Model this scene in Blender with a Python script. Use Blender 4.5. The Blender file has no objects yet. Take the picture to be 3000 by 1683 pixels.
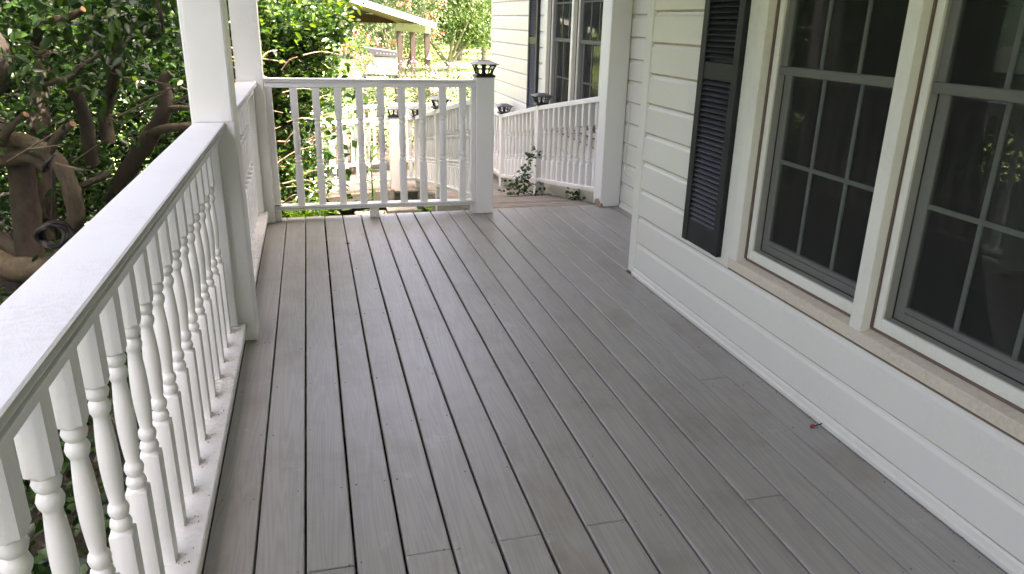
import bpy, bmesh, math, random
import numpy as np
from mathutils import Vector, Matrix

random.seed(7)
RNG = np.random.default_rng(7)
R = math.radians
SC = bpy.context.scene
COL = SC.collection

# ------------------------------------------------------------------ camera
YAW, PITCH, ROLL, FPX, CAMZ = 0.261674505, 0.342628066, 0.0216176, 2182.57, 1.53046
cy, sy, cp, sp = math.cos(YAW), math.sin(YAW), math.cos(PITCH), math.sin(PITCH)
fwd = Vector((sy * cp, cy * cp, -sp))
rgt = Vector((cy, -sy, 0))
upv = rgt.cross(fwd)
r2 = rgt * math.cos(ROLL) + upv * math.sin(ROLL)
u2 = upv * math.cos(ROLL) - rgt * math.sin(ROLL)
cam_d = bpy.data.cameras.new('camera')
cam = bpy.data.objects.new('camera', cam_d)
COL.objects.link(cam)
m = Matrix((r2, u2, -fwd)).transposed().to_4x4()
m.translation = (0, 0, CAMZ)
cam.matrix_world = m
cam_d.sensor_width = 36
cam_d.lens = FPX / 3000 * 36
cam_d.clip_start = 0.02
cam_d.clip_end = 600
SC.camera = cam

# ------------------------------------------------------------------ world, sun, exposure
SUN_DIR = Vector((0.86, -0.42, 1.42)).normalized()          # towards the sun
elev = math.asin(SUN_DIR.z)
azim = math.atan2(SUN_DIR.x, SUN_DIR.y)                     # from +y, clockwise
W = bpy.data.worlds.new('World')
SC.world = W
W.use_nodes = True
nt = W.node_tree
nt.nodes.clear()
sky = nt.nodes.new('ShaderNodeTexSky')
sky.sky_type = 'NISHITA'
sky.sun_disc = False
sky.sun_elevation = elev
sky.sun_rotation = azim
sky.air_density = 0.3
sky.dust_density = 7.0
sky.ozone_density = 1.0
bg = nt.nodes.new('ShaderNodeBackground')
bg.inputs['Strength'].default_value = 0.15
wo = nt.nodes.new('ShaderNodeOutputWorld')
nt.links.new(sky.outputs[0], bg.inputs[0])
nt.links.new(bg.outputs[0], wo.inputs[0])
sl = bpy.data.lights.new('sun', 'SUN')
sl.energy = 2.0
sl.angle = R(0.53)
sl.color = (1.0, 0.98, 0.945)
sun = bpy.data.objects.new('sun', sl)
COL.objects.link(sun)
sun.rotation_euler = SUN_DIR.to_track_quat('Z', 'Y').to_euler()
vs = SC.view_settings
vs.view_transform = 'Standard'
vs.look = 'None'
vs.gamma = 1
vs.exposure = 4.12
vs.use_curve_mapping = False
vs.use_white_balance = True              # camera balanced for the open shade of the porch
vs.white_balance_temperature = 7800
vs.white_balance_tint = 14
cyc = SC.cycles
cyc.max_bounces = 8
cyc.diffuse_bounces = 5
cyc.glossy_bounces = 3
cyc.transparent_max_bounces = 16
cyc.sample_clamp_indirect = 6

# ------------------------------------------------------------------ materials
def mat(name):
    ma = bpy.data.materials.new(name)
    ma.use_nodes = True
    n = ma.node_tree
    n.nodes.clear()
    out = n.nodes.new('ShaderNodeOutputMaterial')
    return ma, n, out

def N(n, t, **kw):
    x = n.nodes.new(t)
    for k, v in kw.items():
        if hasattr(x, k):
            setattr(x, k, v)
        else:
            x.inputs[k].default_value = v
    return x

def L(n, a, ao, b, bi):
    n.links.new(a.outputs[ao], b.inputs[bi])

def ramp(n, stops):
    r = n.nodes.new('ShaderNodeValToRGB')
    el = r.color_ramp.elements
    while len(el) < len(stops):
        el.new(0.5)
    for e, (p, c) in zip(el, stops):
        e.position = p
        e.color = (*c, 1) if len(c) == 3 else c
    return r

def coords(n, scale=(1, 1, 1), rnd=True, gen='Object'):
    tc = N(n, 'ShaderNodeTexCoord')
    mp = N(n, 'ShaderNodeMapping')
    mp.inputs['Scale'].default_value = scale
    L(n, tc, gen, mp, 'Vector')
    if rnd:
        oi = N(n, 'ShaderNodeObjectInfo')
        ml = N(n, 'ShaderNodeMath', operation='MULTIPLY')
        ml.inputs[1].default_value = 37.0
        L(n, oi, 'Random', ml, 0)
        L(n, ml, 0, mp, 'Location')
    return mp

def paint(name, col, rough=0.45, dirt=(0.30, 0.24, 0.16), dirt_amt=0.35, bump=0.15, grain=(9, 9, 2), wear=0.62, spec=0.4, gscale=40):
    ma, n, out = mat(name)
    b = N(n, 'ShaderNodeBsdfPrincipled', Roughness=rough)
    b.inputs['Specular IOR Level'].default_value = spec
    mp = coords(n)
    no = N(n, 'ShaderNodeTexNoise', Scale=2.3, Detail=8, Roughness=0.65)
    L(n, mp, 0, no, 'Vector')
    cr = ramp(n, [(wear - 0.12, (0, 0, 0)), (wear + 0.14, (1, 1, 1))])
    L(n, no, 'Fac', cr, 'Fac')
    no2 = N(n, 'ShaderNodeTexNoise', Scale=60, Detail=4, Roughness=0.7)
    L(n, mp, 0, no2, 'Vector')
    cr2 = ramp(n, [(0.40, (0, 0, 0)), (0.72, (1, 1, 1))])
    L(n, no2, 'Fac', cr2, 'Fac')
    mu = N(n, 'ShaderNodeMath', operation='MULTIPLY')
    L(n, cr, 'Color', mu, 0)
    L(n, cr2, 'Color', mu, 1)
    mu2 = N(n, 'ShaderNodeMath', operation='MULTIPLY')
    mu2.inputs[1].default_value = dirt_amt
    L(n, mu, 0, mu2, 0)
    mx = N(n, 'ShaderNodeMix', data_type='RGBA')
    mx.inputs[6].default_value = (*col, 1)
    mx.inputs[7].default_value = (*dirt, 1)
    L(n, mu2, 0, mx, 0)
    # gentle tone drift
    no3 = N(n, 'ShaderNodeTexNoise', Scale=1.1, Detail=3)
    L(n, mp, 0, no3, 'Vector')
    mr = N(n, 'ShaderNodeMapRange')
    mr.inputs['To Min'].default_value = 0.93
    mr.inputs['To Max'].default_value = 1.05
    L(n, no3, 'Fac', mr, 'Value')
    vm = N(n, 'ShaderNodeVectorMath', operation='SCALE')
    L(n, mx, 2, vm, 0)
    L(n, mr, 0, vm, 'Scale')
    L(n, vm, 0, b, 'Base Color')
    mpg = coords(n, grain)
    ng = N(n, 'ShaderNodeTexNoise', Scale=gscale, Detail=5, Roughness=0.6)
    L(n, mpg, 0, ng, 'Vector')
    bp = N(n, 'ShaderNodeBump', Strength=bump, Distance=0.004)
    L(n, ng, 'Fac', bp, 'Height')
    L(n, bp, 0, b, 'Normal')
    L(n, b, 0, out, 0)
    return ma

def plain(name, col, rough=0.5, metal=0.0, spec=0.5, var=0.12, scale=12):
    ma, n, out = mat(name)
    b = N(n, 'ShaderNodeBsdfPrincipled', Roughness=rough, Metallic=metal)
    b.inputs['Specular IOR Level'].default_value = spec
    mp = coords(n)
    no = N(n, 'ShaderNodeTexNoise', Scale=scale, Detail=6, Roughness=0.6)
    L(n, mp, 0, no, 'Vector')
    lo = tuple(c * (1 - var) for c in col)
    hi = tuple(min(1, c * (1 + var)) for c in col)
    cr = ramp(n, [(0.3, lo), (0.7, hi)])
    L(n, no, 'Fac', cr, 'Fac')
    L(n, cr, 'Color', b, 'Base Color')
    bp = N(n, 'ShaderNodeBump', Strength=0.12, Distance=0.003)
    L(n, no, 'Fac', bp, 'Height')
    L(n, bp, 0, b, 'Normal')
    L(n, b, 0, out, 0)
    return ma

def wood(name, cols, rough=0.5, axis='y', rings=30, bump=0.35, scuff=None, stain=None, spec=0.4):
    """grain runs along the given local axis; each object gets its own stretch of grain"""
    ma, n, out = mat(name)
    b = N(n, 'ShaderNodeBsdfPrincipled', Roughness=rough)
    b.inputs['Specular IOR Level'].default_value = spec
    sc = {'x': (0.22, 5, 5), 'y': (5, 0.22, 5), 'z': (5, 5, 0.22)}[axis]
    mp = coords(n, sc)
    no = N(n, 'ShaderNodeTexNoise', Scale=1.6, Detail=3, Roughness=0.5, Distortion=0.6)
    L(n, mp, 0, no, 'Vector')
    ml = N(n, 'ShaderNodeMath', operation='MULTIPLY')
    ml.inputs[1].default_value = rings
    L(n, no, 'Fac', ml, 0)
    sn = N(n, 'ShaderNodeMath', operation='SINE')
    ml2 = N(n, 'ShaderNodeMath', operation='MULTIPLY')
    ml2.inputs[1].default_value = 6.28
    L(n, ml, 0, ml2, 0)
    L(n, ml2, 0, sn, 0)
    mr = N(n, 'ShaderNodeMapRange')
    mr.inputs['From Min'].default_value = -1
    L(n, sn, 0, mr, 'Value')
    sf = {'x': (3, 90, 90), 'y': (90, 3, 90), 'z': (90, 90, 3)}[axis]
    mp2 = coords(n, sf)
    nf = N(n, 'ShaderNodeTexNoise', Scale=2.0, Detail=5, Roughness=0.7)
    L(n, mp2, 0, nf, 'Vector')
    mxg = N(n, 'ShaderNodeMix', data_type='FLOAT')
    mxg.inputs[0].default_value = 0.55
    L(n, mr, 0, mxg, 2)
    L(n, nf, 'Fac', mxg, 3)
    cr = ramp(n, [(0.2, cols[0]), (0.5, cols[1]), (0.8, cols[2])])
    L(n, mxg, 0, cr, 'Fac')
    last = cr.outputs['Color']
    mpw = coords(n, (1, 1, 1), rnd=True)
    if stain:
        ns = N(n, 'ShaderNodeTexNoise', Scale=1.7, Detail=7, Roughness=0.68)
        L(n, mpw, 0, ns, 'Vector')
        cs = ramp(n, [(0.50, (0, 0, 0)), (0.78, (1, 1, 1))])
        L(n, ns, 'Fac', cs, 'Fac')
        mu = N(n, 'ShaderNodeMath', operation='MULTIPLY')
        mu.inputs[1].default_value = stain[1]
        L(n, cs, 'Color', mu, 0)
        mx = N(n, 'ShaderNodeMix', data_type='RGBA')
        n.links.new(last, mx.inputs[6])
        mx.inputs[7].default_value = (*stain[0], 1)
        L(n, mu, 0, mx, 0)
        last = mx.outputs[2]
    if scuff:
        ns = N(n, 'ShaderNodeTexNoise', Scale=5.5, Detail=9, Roughness=0.75, Distortion=0.8)
        L(n, mpw, 0, ns, 'Vector')
        cs = ramp(n, [(0.60, (0, 0, 0)), (0.80, (1, 1, 1))])
        L(n, ns, 'Fac', cs, 'Fac')
        mu = N(n, 'ShaderNodeMath', operation='MULTIPLY')
        mu.inputs[1].default_value = scuff[1]
        L(n, cs, 'Color', mu, 0)
        mu3 = N(n, 'ShaderNodeMath', operation='MULTIPLY')
        L(n, mu, 0, mu3, 0)
        L(n, nf, 'Fac', mu3, 1)
        mx = N(n, 'ShaderNodeMix', data_type='RGBA')
        n.links.new(last, mx.inputs[6])
        mx.inputs[7].default_value = (*scuff[0], 1)
        L(n, mu3, 0, mx, 0)
        last = mx.outputs[2]
    oi = N(n, 'ShaderNodeObjectInfo')
    mro = N(n, 'ShaderNodeMapRange')
    mro.inputs['To Min'].default_value = 0.95
    mro.inputs['To Max'].default_value = 1.05
    L(n, oi, 'Random', mro, 'Value')
    vm = N(n, 'ShaderNodeVectorMath', operation='SCALE')
    n.links.new(last, vm.inputs[0])
    L(n, mro, 0, vm, 'Scale')
    L(n, vm, 0, b, 'Base Color')
    bp = N(n, 'ShaderNodeBump', Strength=bump, Distance=0.0025)
    L(n, mxg, 0, bp, 'Height')
    L(n, bp, 0, b, 'Normal')
    rr = N(n, 'ShaderNodeMapRange')
    rr.inputs['To Min'].default_value = rough - 0.08
    rr.inputs['To Max'].default_value = rough + 0.10
    L(n, nf, 'Fac', rr, 'Value')
    L(n, rr, 0, b, 'Roughness')
    L(n, b, 0, out, 0)
    return ma

def leafmat(name, cols, rough=0.35, trans=0.3, spec=0.5, tint=1.0):
    """cols: dark .. light, one tone per leaf"""
    ma, n, out = mat(name)
    g = N(n, 'ShaderNodeNewGeometry')
    k = len(cols)
    cr = ramp(n, [(i / (k - 1), c) for i, c in enumerate(cols)])
    L(n, g, 'Random Per Island', cr, 'Fac')
    b = N(n, 'ShaderNodeBsdfPrincipled', Roughness=rough)
    b.inputs['Specular IOR Level'].default_value = spec
    L(n, cr, 'Color', b, 'Base Color')
    t = N(n, 'ShaderNodeBsdfTranslucent')
    hs = N(n, 'ShaderNodeHueSaturation', Hue=0.49, Saturation=1.1, Value=1.6 * tint)
    L(n, cr, 'Color', hs, 'Color')
    L(n, hs, 0, t, 0)
    mx = N(n, 'ShaderNodeMixShader', Fac=trans)
    L(n, b, 0, mx, 1)
    L(n, t, 0, mx, 2)
    L(n, mx, 0, out, 0)
    return ma

def bark(name, c0, c1, scale=14):
    ma, n, out = mat(name)
    b = N(n, 'ShaderNodeBsdfPrincipled', Roughness=0.85)
    mp = coords(n, (1, 1, 0.6))
    no = N(n, 'ShaderNodeTexNoise', Scale=scale, Detail=12, Roughness=0.78, Distortion=0.5)
    L(n, mp, 0, no, 'Vector')
    cr = ramp(n, [(0.3, c0), (0.7, c1)])
    L(n, no, 'Fac', cr, 'Fac')
    n2 = N(n, 'ShaderNodeTexNoise', Scale=4.5, Detail=6, Roughness=0.7)
    L(n, mp, 0, n2, 'Vector')
    c2 = ramp(n, [(0.52, (0, 0, 0)), (0.66, (1, 1, 1))])
    L(n, n2, 'Fac', c2, 'Fac')
    mx = N(n, 'ShaderNodeMix', data_type='RGBA')
    mu = N(n, 'ShaderNodeMath', operation='MULTIPLY')
    mu.inputs[1].default_value = 0.6
    L(n, c2, 'Color', mu, 0)
    L(n, mu, 0, mx, 0)
    L(n, cr, 'Color', mx, 6)
    mx.inputs[7].default_value = (c1[0] * 1.25, c1[1] * 1.45, c1[2] * 1.35, 1)
    L(n, mx, 2, b, 'Base Color')
    bp = N(n, 'ShaderNodeBump', Strength=0.9, Distance=0.02)
    L(n, no, 'Fac', bp, 'Height')
    L(n, bp, 0, b, 'Normal')
    L(n, b, 0, out, 0)
    return ma

def glassmat(name, tint=(0.78, 0.81, 0.79)):
    ma, n, out = mat(name)
    t = N(n, 'ShaderNodeBsdfTransparent')
    t.inputs[0].default_value = (*tint, 1)
    g = N(n, 'ShaderNodeBsdfGlossy', Roughness=0.015)
    f = N(n, 'ShaderNodeFresnel', IOR=1.45)
    mx = N(n, 'ShaderNodeMixShader')
    L(n, f, 0, mx, 0)
    L(n, t, 0, mx, 1)
    L(n, g, 0, mx, 2)
    L(n, mx, 0, out, 0)
    return ma

def screenmat(name):
    ma, n, out = mat(name)
    t = N(n, 'ShaderNodeBsdfTransparent')
    d = N(n, 'ShaderNodeBsdfDiffuse')
    d.inputs[0].default_value = (0.05, 0.05, 0.046, 1)
    mx = N(n, 'ShaderNodeMixShader', Fac=0.46)
    L(n, t, 0, mx, 1)
    L(n, d, 0, mx, 2)
    L(n, mx, 0, out, 0)
    return ma

M = {}
M['white'] = paint('white_paint', (0.80, 0.80, 0.78), dirt_amt=0.25, wear=0.66)
M['rail'] = paint('white_rail_paint', (0.80, 0.81, 0.80), dirt_amt=0.34, wear=0.60, grain=(9, 2, 9), bump=0.2)
M['railx'] = paint('white_rail_paint_crosswise', (0.80, 0.81, 0.80), dirt_amt=0.34, wear=0.60, grain=(2, 9, 9), bump=0.2)
M['sillrail'] = paint('white_dirty_rail_paint', (0.78, 0.77, 0.74), dirt=(0.34, 0.27, 0.19), dirt_amt=0.95, wear=0.50, grain=(9, 2, 9))
M['vinyl'] = paint('cream_vinyl_siding', (0.77, 0.757, 0.695), rough=0.42, dirt=(0.5, 0.45, 0.33), dirt_amt=0.28, wear=0.58, bump=0.08, grain=(6, 1, 6))
M['trim'] = paint('cream_trim', (0.76, 0.75, 0.68), rough=0.45, dirt=(0.42, 0.33, 0.22), dirt_amt=0.4, wear=0.58, bump=0.08)
M['lapdirt_shade'] = plain('brown_lap_dirt_shade', (0.50, 0.42, 0.31), 0.85, var=0.35, scale=7)  # brown of lap grime mixed with painted shadow under each lip
M['sill'] = paint('stained_sill', (0.66, 0.60, 0.50), rough=0.55, dirt=(0.50, 0.40, 0.28), dirt_amt=0.7, wear=0.42, bump=0.04)
M['sash'] = paint('grey_sash', (0.46, 0.46, 0.42), rough=0.45, dirt_amt=0.2, bump=0.05)
M['muntin'] = plain('window_grid', (0.31, 0.345, 0.31), 0.5)
M['caulk'] = plain('dark_caulk', (0.15, 0.105, 0.08), 0.9)
M['shutter'] = plain('charcoal_shutter', (0.018, 0.019, 0.021), 0.5, spec=0.35, var=0.25)
M['lantern'] = plain('black_lantern_plastic', (0.022, 0.022, 0.024), 0.42, spec=0.45)
M['solar'] = plain('grey_lantern_cap', (0.09, 0.095, 0.10), 0.35)
M['deck'] = wood('grey_deck_paint', [(0.290, 0.276, 0.254), (0.325, 0.310, 0.286), (0.357, 0.341, 0.315)], rough=0.40, axis='y', rings=20, bump=0.10,
                 scuff=((0.58, 0.60, 0.61), 1.0), stain=((0.19, 0.165, 0.115), 0.75), spec=1.0)
M['old'] = wood('weathered_wood', [(0.16, 0.13, 0.10), (0.30, 0.26, 0.21), (0.42, 0.38, 0.32)], rough=0.8, axis='x', rings=34, bump=0.6, stain=((0.10, 0.08, 0.055), 0.7))
M['oldy'] = wood('weathered_wood_cross', [(0.16, 0.13, 0.10), (0.30, 0.26, 0.21), (0.42, 0.38, 0.32)], rough=0.8, axis='y', rings=34, bump=0.6, stain=((0.10, 0.08, 0.055), 0.7))
M['frame'] = wood('joist_wood', [(0.05, 0.038, 0.028), (0.08, 0.06, 0.045), (0.11, 0.085, 0.06)], rough=0.85, axis='x')
M['rawwood'] = plain('chipped_bare_wood', (0.30, 0.22, 0.14), 0.8, var=0.4, scale=60)
M['nail'] = plain('painted_nail', (0.19, 0.16, 0.135), 0.5)
M['glass'] = glassmat('window_glass')
M['screen'] = screenmat('insect_screen')
M['room'] = plain('dim_room', (0.10, 0.085, 0.075), 0.8)
M['curtain'] = plain('grey_curtain', (0.16, 0.155, 0.165), 0.9)
M['paper'] = plain('paper_sheet', (0.80, 0.84, 0.80), 0.8, var=0.04)
M['print'] = plain('grey_print', (0.22, 0.25, 0.24), 0.8)
M['shingle'] = plain('roof_shingle', (0.07, 0.065, 0.06), 0.9)
M['ceiling'] = paint('white_ceiling', (0.78, 0.78, 0.75), dirt_amt=0.1)
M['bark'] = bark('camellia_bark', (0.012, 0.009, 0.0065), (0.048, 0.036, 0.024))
M['bark_lit'] = bark('camellia_bark_lit', (0.018, 0.014, 0.009), (0.095, 0.074, 0.046))  # same bark, the light on these limbs put into a paler colour
M['cut'] = plain('cut_branch_end', (0.26, 0.16, 0.09), 0.8)
M['twig'] = bark('reddish_twig', (0.22, 0.12, 0.085), (0.42, 0.27, 0.20))
M['barkfar'] = bark('grey_bark', (0.06, 0.05, 0.045), (0.16, 0.14, 0.12), 6)
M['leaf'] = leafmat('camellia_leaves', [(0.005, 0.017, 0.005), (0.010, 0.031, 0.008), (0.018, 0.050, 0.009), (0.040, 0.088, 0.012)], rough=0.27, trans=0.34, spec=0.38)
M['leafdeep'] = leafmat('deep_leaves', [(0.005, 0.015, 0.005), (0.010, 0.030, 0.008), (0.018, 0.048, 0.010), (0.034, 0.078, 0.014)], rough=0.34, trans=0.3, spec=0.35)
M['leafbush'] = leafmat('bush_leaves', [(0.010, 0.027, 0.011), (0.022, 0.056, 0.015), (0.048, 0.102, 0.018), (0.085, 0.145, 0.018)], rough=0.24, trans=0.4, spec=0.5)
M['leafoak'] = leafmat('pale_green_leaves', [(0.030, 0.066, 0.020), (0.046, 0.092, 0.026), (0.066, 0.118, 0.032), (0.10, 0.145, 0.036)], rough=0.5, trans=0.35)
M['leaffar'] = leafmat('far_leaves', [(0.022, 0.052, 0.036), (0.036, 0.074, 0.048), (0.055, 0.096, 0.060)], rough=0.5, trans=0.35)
M['leafrose'] = leafmat('rose_leaves', [(0.022, 0.044, 0.020), (0.036, 0.066, 0.025), (0.060, 0.09, 0.034), (0.09, 0.11, 0.044)], rough=0.4, trans=0.35)
M['leafweed'] = leafmat('weed_leaves', [(0.10, 0.24, 0.025), (0.16, 0.32, 0.03), (0.20, 0.36, 0.04)], rough=0.4, trans=0.5)
M['leafivy'] = leafmat('ivy_leaves', [(0.018, 0.05, 0.016), (0.035, 0.085, 0.022), (0.06, 0.12, 0.03)], rough=0.35, trans=0.2)
M['litter'] = leafmat('dry_leaves', [(0.025, 0.017, 0.011), (0.045, 0.032, 0.02), (0.085, 0.062, 0.04)], rough=0.8, trans=0.1)
M['crumb'] = leafmat('brown_crumbs', [(0.10, 0.07, 0.045), (0.20, 0.14, 0.09), (0.32, 0.24, 0.16)], rough=0.9, trans=0.05)
M['flower'] = leafmat('pink_red_flowers', [(0.50, 0.11, 0.10), (0.60, 0.20, 0.18), (0.62, 0.32, 0.28)], rough=0.6, trans=0.4)
M['rose'] = leafmat('pink_roses', [(0.58, 0.16, 0.26), (0.68, 0.30, 0.40), (0.72, 0.46, 0.50)], rough=0.6, trans=0.3)
M['stemgreen'] = plain('green_stem', (0.10, 0.16, 0.03), 0.6)
M['brownpost'] = plain('brown_post', (0.024, 0.011, 0.011), 0.7)
M['cedar'] = wood('cedar_ceiling', [(0.030, 0.011, 0.007), (0.050, 0.019, 0.011), (0.070, 0.028, 0.016)], rough=0.6, axis='y', rings=12)
M['fascia'] = plain('white_fascia', (0.80, 0.80, 0.80), 0.5, var=0.04)
M['beam'] = plain('pale_beam', (0.33, 0.31, 0.30), 0.6, var=0.08)
M['roofmetal'] = plain('slate_metal_roof', (0.12, 0.11, 0.17), 0.4, metal=0.3)
M['steel'] = plain('dull_steel', (0.40, 0.42, 0.45), 0.32, metal=0.75, var=0.12, scale=4)
M['black'] = plain('black_enamel', (0.02, 0.02, 0.024), 0.4)
M['tan'] = plain('tan_steel', (0.20, 0.17, 0.15), 0.5)
M['hose'] = plain('black_rubber', (0.012, 0.012, 0.015), 0.45)
M['berry'] = plain('red_berry', (0.30, 0.025, 0.03), 0.4)
M['dryleaf'] = plain('brown_leaf', (0.26, 0.14, 0.06), 0.7)
M['greyleaf'] = plain('grey_green_leaf', (0.10, 0.12, 0.09), 0.6)
M['block'] = plain('concrete_block', (0.30, 0.28, 0.24), 0.9, var=0.25, scale=20)
M['lampwhite'] = plain('white_enamel_lamp', (0.75, 0.76, 0.80), 0.35)
M['cable'] = plain('white_cable', (0.7, 0.7, 0.66), 0.5)

# ground materials
ma, n, out = mat('lawn_grass')
b = N(n, 'ShaderNodeBsdfPrincipled', Roughness=0.8)
mp = coords(n, rnd=False)
no = N(n, 'ShaderNodeTexNoise', Scale=0.35, Detail=9, Roughness=0.7)
L(n, mp, 0, no, 'Vector')
cr = ramp(n, [(0.3, (0.09, 0.15, 0.035)), (0.55, (0.14, 0.20, 0.055)), (0.75, (0.19, 0.23, 0.075))])
L(n, no, 'Fac', cr, 'Fac')
L(n, cr, 'Color', b, 'Base Color')
no2 = N(n, 'ShaderNodeTexNoise', Scale=30, Detail=6, Roughness=0.8)
L(n, mp, 0, no2, 'Vector')
bp = N(n, 'ShaderNodeBump', Strength=0.6, Distance=0.04)
L(n, no2, 'Fac', bp, 'Height')
L(n, bp, 0, b, 'Normal')
L(n, b, 0, out, 0)
M['lawn'] = ma
ma, n, out = mat('mulch')
b = N(n, 'ShaderNodeBsdfPrincipled', Roughness=0.95)
mp = coords(n, rnd=False)
no = N(n, 'ShaderNodeTexNoise', Scale=14, Detail=9, Roughness=0.75)
L(n, mp, 0, no, 'Vector')
cr = ramp(n, [(0.3, (0.010, 0.007, 0.005)), (0.55, (0.026, 0.019, 0.013)), (0.8, (0.06, 0.044, 0.03))])
L(n, no, 'Fac', cr, 'Fac')
L(n, cr, 'Color', b, 'Base Color')
bp = N(n, 'ShaderNodeBump', Strength=0.9, Distance=0.04)
L(n, no, 'Fac', bp, 'Height')
L(n, bp, 0, b, 'Normal')
L(n, b, 0, out, 0)
M['mulch'] = ma

# ------------------------------------------------------------------ helpers
ORI = {}

def setp(o, label=None, cat=None, group=None, kind=None):
    if label: o['label'] = label
    if cat: o['category'] = cat
    if group: o['group'] = group
    if kind: o['kind'] = kind
    return o

def thing(name, loc, label, cat, group=None):
    o = bpy.data.objects.new(name, None)
    o.empty_display_size = 0.1
    COL.objects.link(o)
    o.location = loc
    ORI[o.name] = Vector(loc)
    return setp(o, label, cat, group)

class MB:
    def __init__(s):
        s.v = []; s.f = []
    def add(s, vs, fs):
        k = len(s.v)
        s.v += [tuple(p) for p in vs]
        s.f += [tuple(i + k for i in f) for f in fs]
        return s
    def box(s, x0, x1, y0, y1, z0, z1, bev=0.0):
        if bev <= 0:
            vs = [(x, y, z) for z in (z0, z1) for y in (y0, y1) for x in (x0, x1)]
            return s.add(vs, [(0, 2, 3, 1), (4, 5, 7, 6), (0, 1, 5, 4), (2, 6, 7, 3), (0, 4, 6, 2), (1, 3, 7, 5)])
        bm = bmesh.new()
        g = bmesh.ops.create_cube(bm, size=1)
        for v in bm.verts:
            v.co = ((x0 + x1) / 2 + v.co.x * (x1 - x0), (y0 + y1) / 2 + v.co.y * (y1 - y0), (z0 + z1) / 2 + v.co.z * (z1 - z0))
        bmesh.ops.bevel(bm, geom=bm.edges[:], offset=bev, segments=1, affect='EDGES')
        bm.verts.index_update()
        s.add([v.co[:] for v in bm.verts], [[v.index for v in f.verts] for f in bm.faces])
        bm.free()
        return s
    def prism(s, prof, a, b, ax):
        """closed profile of 3-D points swept: prof list of (u,w) placed by ax(u,w,t)"""
        k = len(prof)
        vs = [ax(u, w, a) for u, w in prof] + [ax(u, w, b) for u, w in prof]
        fs = [(i, (i + 1) % k, k + (i + 1) % k, k + i) for i in range(k)]
        fs += [tuple(range(k))[::-1], tuple(range(k, 2 * k))]
        return s.add(vs, fs)
    def beam(s, A, B, w, h, bev=0.006):
        """bar from A to B (centre of its top face), width w across, height h down"""
        A, B = Vector(A), Vector(B)
        d = (B - A); dh = Vector((d.x, d.y, 0)).normalized()
        sd = Vector((-dh.y, dh.x, 0))
        prof = [(-w / 2, -h), (w / 2, -h), (w / 2, -bev), (w / 2 - bev, 0), (-w / 2 + bev, 0), (-w / 2, -bev)]
        vs = [A + sd * u + Vector((0, 0, z)) for u, z in prof] + [B + sd * u + Vector((0, 0, z)) for u, z in prof]
        k = len(prof)
        fs = [(i, (i + 1) % k, k + (i + 1) % k, k + i) for i in range(k)] + [tuple(range(k))[::-1], tuple(range(k, 2 * k))]
        return s.add(vs, fs)
    def tube(s, pts, rad, seg=8, smooth=3, cap=True, wob=0.0):
        P = [Vector(p) for p in pts]
        if not hasattr(rad, '__len__'): rad = [rad] * len(P)
        Q, r = [], []
        for i in range(len(P) - 1):
            p0, p1, p2, p3 = P[max(i - 1, 0)], P[i], P[i + 1], P[min(i + 2, len(P) - 1)]
            for j in range(smooth):
                t = j / smooth
                Q.append(0.5 * ((2 * p1) + (p2 - p0) * t + (2 * p0 - 5 * p1 + 4 * p2 - p3) * t * t + (3 * p1 - p0 - 3 * p2 + p3) * t ** 3))
                r.append(rad[i] * (1 - t) + rad[i + 1] * t)
        Q.append(P[-1]); r.append(rad[-1])
        n0 = None
        rings = []
        for i, q in enumerate(Q):
            t = (Q[min(i + 1, len(Q) - 1)] - Q[max(i - 1, 0)]).normalized()
            if n0 is None:
                n0 = t.orthogonal().normalized()
            n0 = (n0 - t * n0.dot(t)).normalized()
            b0 = t.cross(n0)
            rings.append([q + (n0 * math.cos(a) + b0 * math.sin(a)) * r[i] * (1 + random.uniform(-wob, wob)) for a in [2 * math.pi * j / seg for j in range(seg)]])
        vs = [p for rg in rings for p in rg]
        fs = []
        for i in range(len(rings) - 1):
            for j in range(seg):
                a = i * seg + j; b_ = i * seg + (j + 1) % seg
                fs.append((a, b_, b_ + seg, a + seg))
        if cap:
            fs += [tuple(range(seg))[::-1], tuple(range(len(vs) - seg, len(vs)))]
        return s.add(vs, fs)
    def mesh(s, name, off=Vector((0, 0, 0)), smooth=None):
        me = bpy.data.meshes.new(name)
        me.from_pydata([(x - off[0], y - off[1], z - off[2]) for x, y, z in s.v], [], s.f)
        me.update()
        if smooth:
            me.polygons.foreach_set('use_smooth', [True] * len(me.polygons))
            me.set_sharp_from_angle(angle=R(smooth))
        return me

def part(name, mb, ma, parent=None, smooth=None, label=None, kind=None, at=None):
    """mb in world coordinates; one mesh object under parent"""
    off = ORI[parent.name] if parent else (Vector(at) if at else Vector((0, 0, 0)))
    me = mb if isinstance(mb, bpy.types.Mesh) else mb.mesh(name, off, smooth)
    if ma is not None and not me.materials:
        me.materials.append(ma)
    o = bpy.data.objects.new(name, me)
    COL.objects.link(o)
    if parent:
        o.parent = parent
    elif at:
        o.location = at
    ORI[o.name] = off.copy() if isinstance(off, Vector) else Vector(off)
    if label: o['label'] = label
    if kind: o['kind'] = kind
    return o

def inst(name, me, parent, wloc, rotz=0, scale=None):
    o = bpy.data.objects.new(name, me)
    COL.objects.link(o)
    o.parent = parent
    o.location = Vector(wloc) - ORI[parent.name]
    o.rotation_euler = (0, 0, rotz)
    if scale: o.scale = scale
    ORI[o.name] = Vector(wloc)
    return o

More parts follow.
